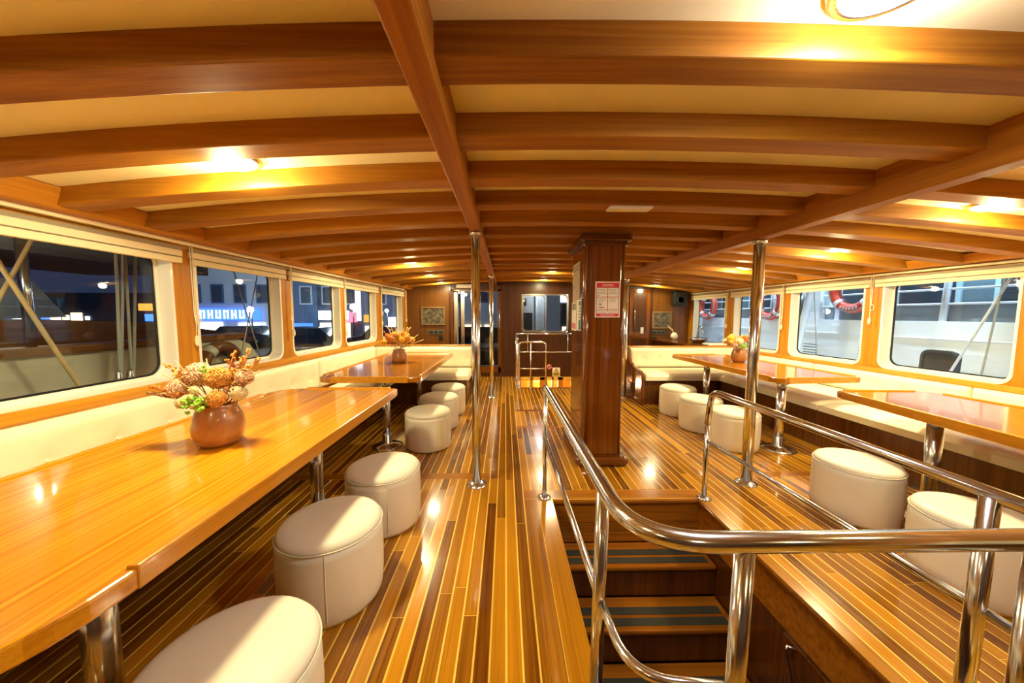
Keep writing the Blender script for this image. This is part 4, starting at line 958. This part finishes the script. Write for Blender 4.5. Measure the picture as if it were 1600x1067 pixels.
# ------------------------------------------------------------------ outside, right: white boat alongside
nb = thing('moored_boat', 'white hull and upper deck of the boat moored alongside the right windows', 'boat', (5.6, 6, -1.0))
hb = MB(); HX = 5.62
prof = [(HX+0.25, -1.0), (HX, 0.30), (HX-0.02, 0.98), (HX, 1.372), (HX+0.06, 1.375), (HX+0.9, 1.30), (HX+0.9, -1.0)]
hb.prism(prof, -1.0, 13.5, lambda u, v, w: (u, w, v)); hb.build('hull', 'hull_white', nb)
MB().box(HX-0.035, HX, -1, 13.5, 1.14, 1.155).build('rub_rail', 'hull_white', nb, bev=0.004)
MB().box(HX+0.10, HX+0.16, -1, 13.5, 1.30, 1.585).build('bulwark', 'hull_grey', nb)
for z in (1.60, 1.79, 1.93): MB().tube([(HX+0.06, -1, z), (HX+0.06, 13.5, z)], 0.014, 8).build('guard_rail', 'boat_paint', nb)
for k in range(9): 
    yq = 1.49+1.42*k; MB().tube([(HX+0.05, yq, 1.37), (HX+0.07, yq-0.03, 2.3)], 0.035, 8).build('stanchion', 'boat_paint', nb)
MB().box(HX+1.3, HX+4, -1, 13.5, 1.3, 4.2).build('cabin', 'hull_grey', nb)
MB().box(HX+0.5, HX+4, -1, 13.5, 2.42, 2.5).build('upper_deck', 'boat_dark', nb)
for k in range(11):
    y0 = 0.2+1.22*k; w = MB().box(HX+1.27, HX+1.31, y0, y0+0.86, 1.42, 2.12).build('cabin_window', 'boat_paint', nb); MB().box(HX+1.262, HX+1.272, y0+0.06, y0+0.80, 1.48, 2.06).build('pane', 'boat_dark', w)
MB().box(HX-0.01, HX+0.3, 6.02, 6.62, 1.2, 2.3).build('wing_wall', 'hull_white', nb)
MB().lathe([(0.19, 0), (0.19, 0.02)], (HX-0.03, 6.40, 1.63), 24, 'X').build('porthole', 'boat_dark', nb)
for k, (yq, zq) in enumerate(((5.0, 0.82), (6.0, 0.8), (8.6, 0.78))):
    vt = MB().box(HX-0.028, HX-0.010, yq, yq+0.28, zq-0.13, zq+0.13).build('vent', 'hull_grey', nb)
    for j in range(5): MB().box(HX-0.040, HX-0.028, yq+0.01, yq+0.27, zq-0.115+0.05*j, zq-0.085+0.05*j).build('louvre', 'hull_white', vt)
def lifebuoy(y, z, label):
    t = thing('lifebuoy', label, 'lifebuoy', (HX-0.11, y, z-0.36), 'red lifebuoys on the white boat')
    R_, r_ = 0.30, 0.075
    MB().tube([(HX-0.11, y+R_*math.cos(a), z+R_*math.sin(a)) for a in [2*PI*k/32 for k in range(32)]], r_, 12, closed=True).build('ring', 'buoy_red', t)
    for k in range(4):
        a0 = PI/4+k*PI/2; MB().tube([(HX-0.11, y+R_*math.cos(a), z+R_*math.sin(a)) for a in [a0-0.10+0.05*j for j in range(5)]], r_+0.006, 12).build('white_band', 'hull_white', t)
    tx_ = MB()
    for base in (-PI/2, PI/2):
        for j in range(6):
            a = base-0.42+0.168*j; c_ = Vector((HX-0.11-r_-0.001, y+R_*math.cos(a), z+R_*math.sin(a))); ta = Vector((0, -math.sin(a), math.cos(a))); ra = Vector((0, math.cos(a), math.sin(a))); nx = Vector((-0.004, 0, 0))
            for o1, o2, w1, w2 in ((-0.014, -0.006, -0.028, 0.028), (0.006, 0.014, -0.028, 0.028), (-0.014, 0.014, 0.02 if j % 2 else -0.006, 0.028 if j % 2 else 0.004)):
                tx_.hexa([c_+ta*o1+ra*w1, c_+ta*o2+ra*w1, c_+ta*o2+ra*w2, c_+ta*o1+ra*w2, c_+ta*o1+ra*w1+nx, c_+ta*o2+ra*w1+nx, c_+ta*o2+ra*w2+nx, c_+ta*o1+ra*w2+nx])
    tx_.build('lettering', 'hull_white', t)
    MB().tube([(HX-0.17, y+(R_+0.05)*math.cos(a)*1.02, z+(R_+0.05)*math.sin(a)) for a in [2*PI*k/24 for k in range(24)]], 0.010, 6, closed=True).build('grab_line', 'rope_grey', t)
for yq, zq, lab in ((9.25, 1.70, 'red lifebuoy seen through the farthest right window'), (7.05, 1.72, 'red lifebuoy seen through the third right window'), (5.34, 1.86, 'red lifebuoy seen through the second right window'), (3.22, 1.86, 'red lifebuoy cut by the frame of the nearest right window')):
    lifebuoy(yq, zq, lab)
def rope(p0, p1, r, label, name='mooring_rope', mat='rope_grey', cat='rope'):
    a, b_ = Vector(p0), Vector(p1); pts = [a.lerp(b_, k/8)-Vector((0, 0, 0.02*math.sin(PI*k/8))) for k in range(9)]
    org = tuple(b_ if b_.z < a.z else a); return tag(MB().tube(pts, r, 8).build(name, mat, org=org), label, cat)
rope((5.0, 3.26, 2.0), (5.0, 3.83, 0.5), 0.012, 'thick slanting rope crossing the nearest right window', mat='boat_paint')
rope((5.0, 3.352, 2.0), (5.0, 3.483, 0.5), 0.009, 'thin steep rope crossing the nearest right window')
rope((5.0, 5.50, 2.0), (5.0, 5.31, 0.5), 0.008, 'thin upright line crossing the second right window')
rope((5.25, 5.80, 2.05), (5.25, 6.08, 0.5), 0.05, 'pale blue davit post outside the second right window', 'davit_post', 'boat_paint', 'post')
fd = thing('deck_hatch', 'dark padded hatch cover standing outside the nearest right window', 'hatch', (5.05, 4.0, 0.55))
MB().prism(rrect(3.74, 4.04, 0.5, 1.03, 0.07), 0, 0.10, lambda u, v, w: (5.06+w+0.06*(v-0.5), u, v)).build('pad', 'fender_dark', fd, bev=0.02)
MB().ring(rrect(3.725, 4.055, 0.50, 1.045, 0.08), rrect(3.755, 4.025, 0.52, 1.01, 0.06), -0.012, 0.03, lambda u, v, w: (5.06+w+0.06*(v-0.5), u, v)).build('border', 'deck_dark', fd)
structure(MB().box(4.4, 5.35, -1, 9.5, 0.40, 0.50).build('floor_side_deck', 'hull_white'))

# ------------------------------------------------------------------ outside, left: side deck, bulwark, boats, quay and town
structure(MB().box(-3.55, -2.64, -1.5, 9.2, 0.40, 0.48).build('floor_side_deck_left', 'deck_dark'))
bwk = thing('bulwark', 'cream bulwark with brown cap outside the left windows', 'bulwark', (-3.55, 2, 0.48))
MB().prism([(-1.5, 0.48), (5.0, 0.48), (4.92, 0.80), (4.72, 1.04), (4.5, 1.13), (-1.5, 1.13)], -3.58, -3.50, lambda u, v, w: (w, u, v)).build('panel', 'bulwark_cream', bwk)
MB().box(-3.63, -3.44, -1.5, 4.62, 1.13, 1.20).build('cap', 'boat_brown_wood', bwk, bev=0.015)
t = thing('lifebuoy', 'brown and white lifebuoy hung on the cream bulwark outside the second left window', 'lifebuoy', (-3.44, 4.1, 0.55))
MB().tube([(-3.41, 4.13+0.26*math.cos(a), 0.80+0.26*math.sin(a)) for a in [2*PI*k/32 for k in range(32)]], 0.07, 12, closed=True).build('ring', 'boat_brown_wood', t)
for k in range(2): MB().tube([(-3.41, 4.13+0.26*math.cos(a), 0.80+0.26*math.sin(a)) for a in [2.2+PI*k-0.15+0.1*j for j in range(4)]], 0.075, 12).build('white_band', 'bulwark_cream', t)
structure(MB().box(-3.5, -2.5, 2.9, 9.5, 2.0, 2.06).build('ceiling_side_deck', 'bulwark_cream'))
dk = MB().box(-3.75, -2.6, -1.5, 2.9, 2.02, 2.08).build('ceiling_awning', 'bulwark_cream'); structure(dk)
for p0, p1, r, lab in (((-3.05, 2.05, 2.0), (-3.05, 2.60, 0.62), 0.013, 'thick slanting rope crossing the left part of the nearest left window'),
                       ((-3.35, 2.55, 2.02), (-3.35, 2.16, 1.19), 0.013, 'rope slanting the other way in the nearest left window'),
                       ((-3.05, 2.782, 2.0), (-3.05, 2.715, 0.62), 0.011, 'leftmost of the upright ropes in the nearest left window'),
                       ((-3.09, 2.87, 2.0), (-3.07, 2.73, 0.62), 0.010, 'second of the upright ropes in the nearest left window'),
                       ((-3.05, 2.844, 2.0), (-3.05, 2.805, 0.62), 0.010, 'third of the upright ropes in the nearest left window'),
                       ((-3.05, 2.925, 2.0), (-3.05, 2.80, 0.62), 0.010, 'rightmost of the upright ropes in the nearest left window'),
                       ((-3.2, 4.12, 1.99), (-3.2, 4.64, 0.48), 0.007, 'thin slanting line in the second left window'),
                       ((-3.25, 4.60, 1.99), (-3.2, 4.0, 0.48), 0.007, 'thin line crossing the other in the second left window')):
    rope(p0, p1, r, lab, mat='stem_straw' if r > 0.011 else 'rope_grey')
for y, lab in ((2.722, 'steel rope end fitting at the foot of the upright ropes'), (2.806, 'steel rope end fitting right of the other one')):
    tag(MB().lathe([(0.035, 0), (0.035, 0.05), (0.02, 0.12), (0.012, 0.14)], (-3.05, y, 0.86), 14).build('rope_socket', 'brushed_steel', org=(-3.05, y, 0.86)), lab, 'fitting')
    tag(MB().tube([(-3.05, y, 0.48), (-3.05, y, 0.86)], 0.015, 8).build('rope_anchor', 'brushed_steel', org=(-3.05, y, 0.48)), 'steel anchor rod below '+('the left' if y < 2.75 else 'the right')+' rope fitting', 'fitting')
tag(MB().tube([(-3.53, 2.60, 1.20), (-3.53, 2.60, 2.02)], 0.03, 12).build('awning_post', 'chrome', org=(-3.53, 2.60, 1.20)), 'steel awning post standing on the cream bulwark', 'post')
# brown boat behind the bulwark
t = thing('moored_boat', 'dark boat with a brown wooden hull beyond the nearest left window', 'boat', (-6.2, 3.5, -1))
MB().prism([(0.5, -1.0), (6.2, -1.0), (7.4, 1.02), (5.6, 1.30), (4.2, 1.38), (0.5, 1.2)], -7.6, -5.6, lambda u, v, w: (w, u, v)).build('hull', 'boat_brown_wood', t)
MB().prism([(0.5, 1.25), (4.8, 1.40), (4.5, 1.85), (3.2, 1.95), (0.5, 1.95)], -7.2, -6.0, lambda u, v, w: (w, u, v)).build('tarpaulin', 'hull_grey', t)
MB().box(-7.6, -5.5, 0.5, 6.5, 2.15, 2.75).build('canopy', 'deck_dark', t)
for y in (2.5, 5.6, 6.3): MB().tube([(-5.6, y, 1.2), (-5.6, y, 2.2)], 0.03, 10).build('canopy_post', 'brushed_steel', t)
# quay
structure(MB().box(-60, 14, 13, 70, -1.6, -0.75).build('floor_quay', 'quay_stone'))
structure(MB().box(-80, 60, -20, 70, -1.9, -1.62).build('floor_sea', 'water'))
def building(x0, x1, y, h, wallmat, label, signs, winrows, shop):
    t = thing('town_building', label, 'building', ((x0+x1)/2, y, -0.75), 'buildings along the quay')
    MB().box(x0, x1, y, y+6, -0.75, h).build('wall', wallmat, t)
    for zz, lit in winrows:
        nn = max(1, int((x1-x0)/1.7))
        for k in range(nn):
            xc = x0+(x1-x0)*(k+0.5)/nn
            w = MB().box(xc-0.5, xc+0.5, y-0.06, y+0.02, zz, zz+1.5).build('window', 'facade_white' if wallmat != 'facade_white' else 'facade_blue', t)
            MB().box(xc-0.38, xc+0.38, y-0.09, y-0.05, zz+0.12, zz+1.38).build('pane', lit if (k*7+int(zz*3)) % 3 == 0 and lit else 'facade_dark', w)
    for sx0, sx1, z0, z1, mt_ in shop: MB().box(sx0, sx1, y-0.08, y+0.02, z0, z1).build('shop_window', mt_, t)
    for sx0, sx1, z0, z1, mt_, bars in signs:
        s = MB().box(sx0, sx1, y-0.25, y-0.12, z0, z1).build('sign_board', mt_, t)
        if bars:
            n_ = int((sx1-sx0)/0.62)
            for k in range(n_):
                xx = sx0+0.2+k*0.62; lt = MB()
                lt.box(xx, xx+0.10, y-0.30, y-0.25, z0+0.12, z1-0.12); lt.box(xx+0.28, xx+0.38, y-0.30, y-0.25, z0+0.12, z1-0.12)
                zz = z0+0.14+(z1-z0-0.4)*((k*5) % 3)/2; lt.box(xx, xx+0.38, y-0.30, y-0.25, zz, zz+0.10); lt.build('sign_letter', bars, s)
Yq = 28
building(-27.5, -18.6, Yq, 5.5, 'facade_white', 'pale lit building with a blue sign seen through the second left window', [(-27, -19.6, 0.95, 1.85, 'sign_blue', 'shop_white')], [(2.3, None)], [(-27, -22.8, -0.6, 0.75, 'shop_white'), (-21.5, -19.4, -0.6, 0.7, 'shop_white')])
building(-18.6, -15.2, Yq, 9, 'facade_blue', 'tall dark blue building between the second and third left windows', [], [(2.2, 'window_white'), (4.4, None)], [(-17.6, -15.6, -0.6, 0.7, 'sign_blue')])
building(-15.2, -11.6, Yq, 8, 'facade_dark', 'dark building with a white sign and warm shop front', [(-15.0, -12.6, 1.0, 1.7, 'shop_white', None), (-13.2, -12.0, 0.8, 1.6, 'sign_red', None)], [(2.2, None), (4.4, 'window_white')], [(-15.0, -12.6, -0.6, 0.75, 'shop_warm'), (-12.3, -11.7, 0.9, 4.6, 'window_white')])
building(-11.6, -8.6, Yq, 7, 'facade_blue', 'dark blue building with a red shop front seen through the fourth left window', [(-11.4, -10.0, 0.8, 1.4, 'sign_orange', None)], [(2.2, None), (4.4, None)], [(-11.4, -10.2, -0.6, 0.5, 'shop_warm'), (-9.6, -8.9, -0.5, 1.2, 'shop_white')])
building(-8.6, -5.0, Yq, 7, 'facade_dark', 'dark building seen through the farthest left window', [(-8.3, -7.4, 0.9, 1.7, 'sign_blue', None)], [(2.2, 'window_white'), (4.4, None)], [(-7.9, -7.2, -0.5, 0.6, 'shop_warm')])
building(-5.0, -0.9, Yq, 6.2, 'facade_white', 'pale building with warm shop windows behind the sliding door', [], [(2.4, None)], [(-3.6, -2.0, -0.6, 0.6, 'shop_warm'), (-1.7, -1.1, -0.6, 0.6, 'shop_warm')])
building(-0.9, 3.2, 20, 4.6, 'facade_white', 'white wall of the building at the right side of the sliding door', [], [], [])
building(3.2, 9.0, 24, 5.0, 'facade_dark', 'dark building behind the end bulkhead window', [], [(2.2, 'window_white')], [(4.0, 5.0, -0.5, 0.6, 'shop_warm')])
building(-44, -28, 30, 3.2, 'facade_dark', 'low dark waterfront building beyond the nearest left window', [(-31.2, -29.2, 1.7, 2.3, 'sign_orange', None)], [], [(-43, -42.3, 0.9, 1.5, 'sign_blue'), (-42, -41.2, 0.7, 1.2, 'shop_white'), (-39.6, -38.9, 0.9, 1.5, 'sign_blue'), (-38.8, -38.0, 0.8, 1.4, 'shop_warm'), (-37.8, -37.3, 0.9, 1.3, 'shop_warm'), (-37.1, -36.2, 0.8, 1.5, 'shop_warm'), (-35.9, -35.6, 0.9, 1.2, 'shop_white'), (-30.9, -29.9, 0.8, 1.4, 'sign_blue'), (-32, -29.2, -0.2, 0.1, 'shop_white')])
def lamp(x, y, z, r, mat, label, w):
    t = thing('street_lamp', label, 'lamp', (x, y, -0.75), 'street lamps on the quay')
    MB().tube([(x, y+0.1, -0.75), (x, y+0.1, z)], 0.05, 8).build('post', 'deck_dark', t)
    MB().blob((x, y, z), r, 0, 2).build('globe', mat, t)
lamp(-17.6, 24, 1.75, 0.20, 'lamp_white', 'bright white street lamp seen through the second left window', 0)
lamp(-15.6, 25, 1.9, 0.13, 'lamp_white', 'smaller white street lamp right of the brightest one', 0)
lamp(-10.6, 24, 1.95, 0.18, 'lamp_white', 'bright white street lamp seen through the fourth left window', 0)
lamp(-8.6, 25, 1.7, 0.12, 'lamp_white', 'white street lamp at the right edge of the fourth left window', 0)
lamp(-3.6, 22, 2.3, 0.11, 'bulb_warm', 'left one of the warm lamps behind the sliding door', 0)
lamp(-2.7, 22, 2.0, 0.10, 'bulb_warm', 'right one of the warm lamps behind the sliding door', 0)
def car(x, y, s, label):
    t = thing('parked_car', label, 'car', (x, y, -0.75), 'cars parked on the quay')
    f = lambda u, v, w: (x+u*s, y+w, -0.75+v)
    MB().prism([(-2.1, 0.3), (2.1, 0.3), (2.15, 0.75), (1.5, 0.92), (0.9, 1.42), (-0.9, 1.45), (-1.5, 0.95), (-2.1, 0.85)], -0.8, 0.8, f).build('body', 'car_dark', t, bev=0.06)
    for u in (-1.3, 1.3): MB().lathe([(0.32, -0.85), (0.32, 0.85)], (x+u*s, y, -0.43), 18, 'Y').build('wheels', 'black_plastic', t)
    MB().prism([(-1.2, 0.98), (0.8, 0.98), (0.6, 1.34), (-0.8, 1.36)], -0.82, 0.82, f).build('side_window', 'boat_dark', t)
car(-11.6, 20.5, 1, 'dark parked car seen through the third left window'); car(-7.2, 21.5, 1, 'dark parked car seen through the fourth left window'); car(-17.0, 22.5, -1, 'dark parked car seen through the second left window')
# foredeck outside the sliding door
structure(MB().box(-2.6, 3.6, 7.98, 12.5, -0.1, 0.0).build('floor_foredeck', 'deck_dark'))
t = thing('deck_sofa', 'black sofa on the foredeck seen through the sliding door', 'sofa', (-0.7, 9.2, 0))
MB().box(-1.8, 0.1, 8.9, 9.7, 0.12, 0.55).build('seat', 'black_plastic', t, bev=0.05); MB().box(-1.8, 0.1, 9.5, 9.75, 0.55, 1.10).build('backrest', 'black_plastic', t, bev=0.05); MB().box(-1.8, 0.1, 8.95, 9.5, 0.55, 0.66).build('cushion', 'hull_grey', t, bev=0.03)
for x in (-1.7, 0.0):
    for y in (9.0, 9.6): MB().box(x-0.03, x+0.03, y-0.03, y+0.03, 0, 0.12).build('leg', 'black_plastic', t)
tag(MB().tube([(-1.45, 11.5, 0), (-1.45, 11.5, 3.4)], 0.09, 12).build('mast', 'boat_dark', org=(-1.45, 11.5, 0)), 'black mast on the foredeck behind the sliding door', 'mast')
fc = thing('deck_locker', 'white deck locker with grey boxes behind the end bulkhead window', 'locker', (0.75, 9.6, 0))
MB().box(0.2, 1.15, 9.6, 10.4, 0, 2.6).build('body', 'hull_white', fc); MB().box(0.25, 0.75, 9.5, 9.6, 0.6, 1.5).build('grille', 'deck_dark', fc); MB().box(0.45, 0.58, 9.55, 9.6, 1.7, 1.9).build('plate', 'deck_dark', fc)
MB().tube([(0.86, 9.5, 0), (0.86, 9.5, 2.2)], 0.035, 10).build('pipe', 'boat_paint', fc)
raw_light('foredeck_lamp', 'POINT', (0.95, 9.1, 2.05), 6, (0.85, 0.93, 1.0), 0.05)
raw_light('foredeck_lamp', 'POINT', (-0.2, 14.0, 3.2), 60, (1.0, 0.86, 0.65), 0.1)
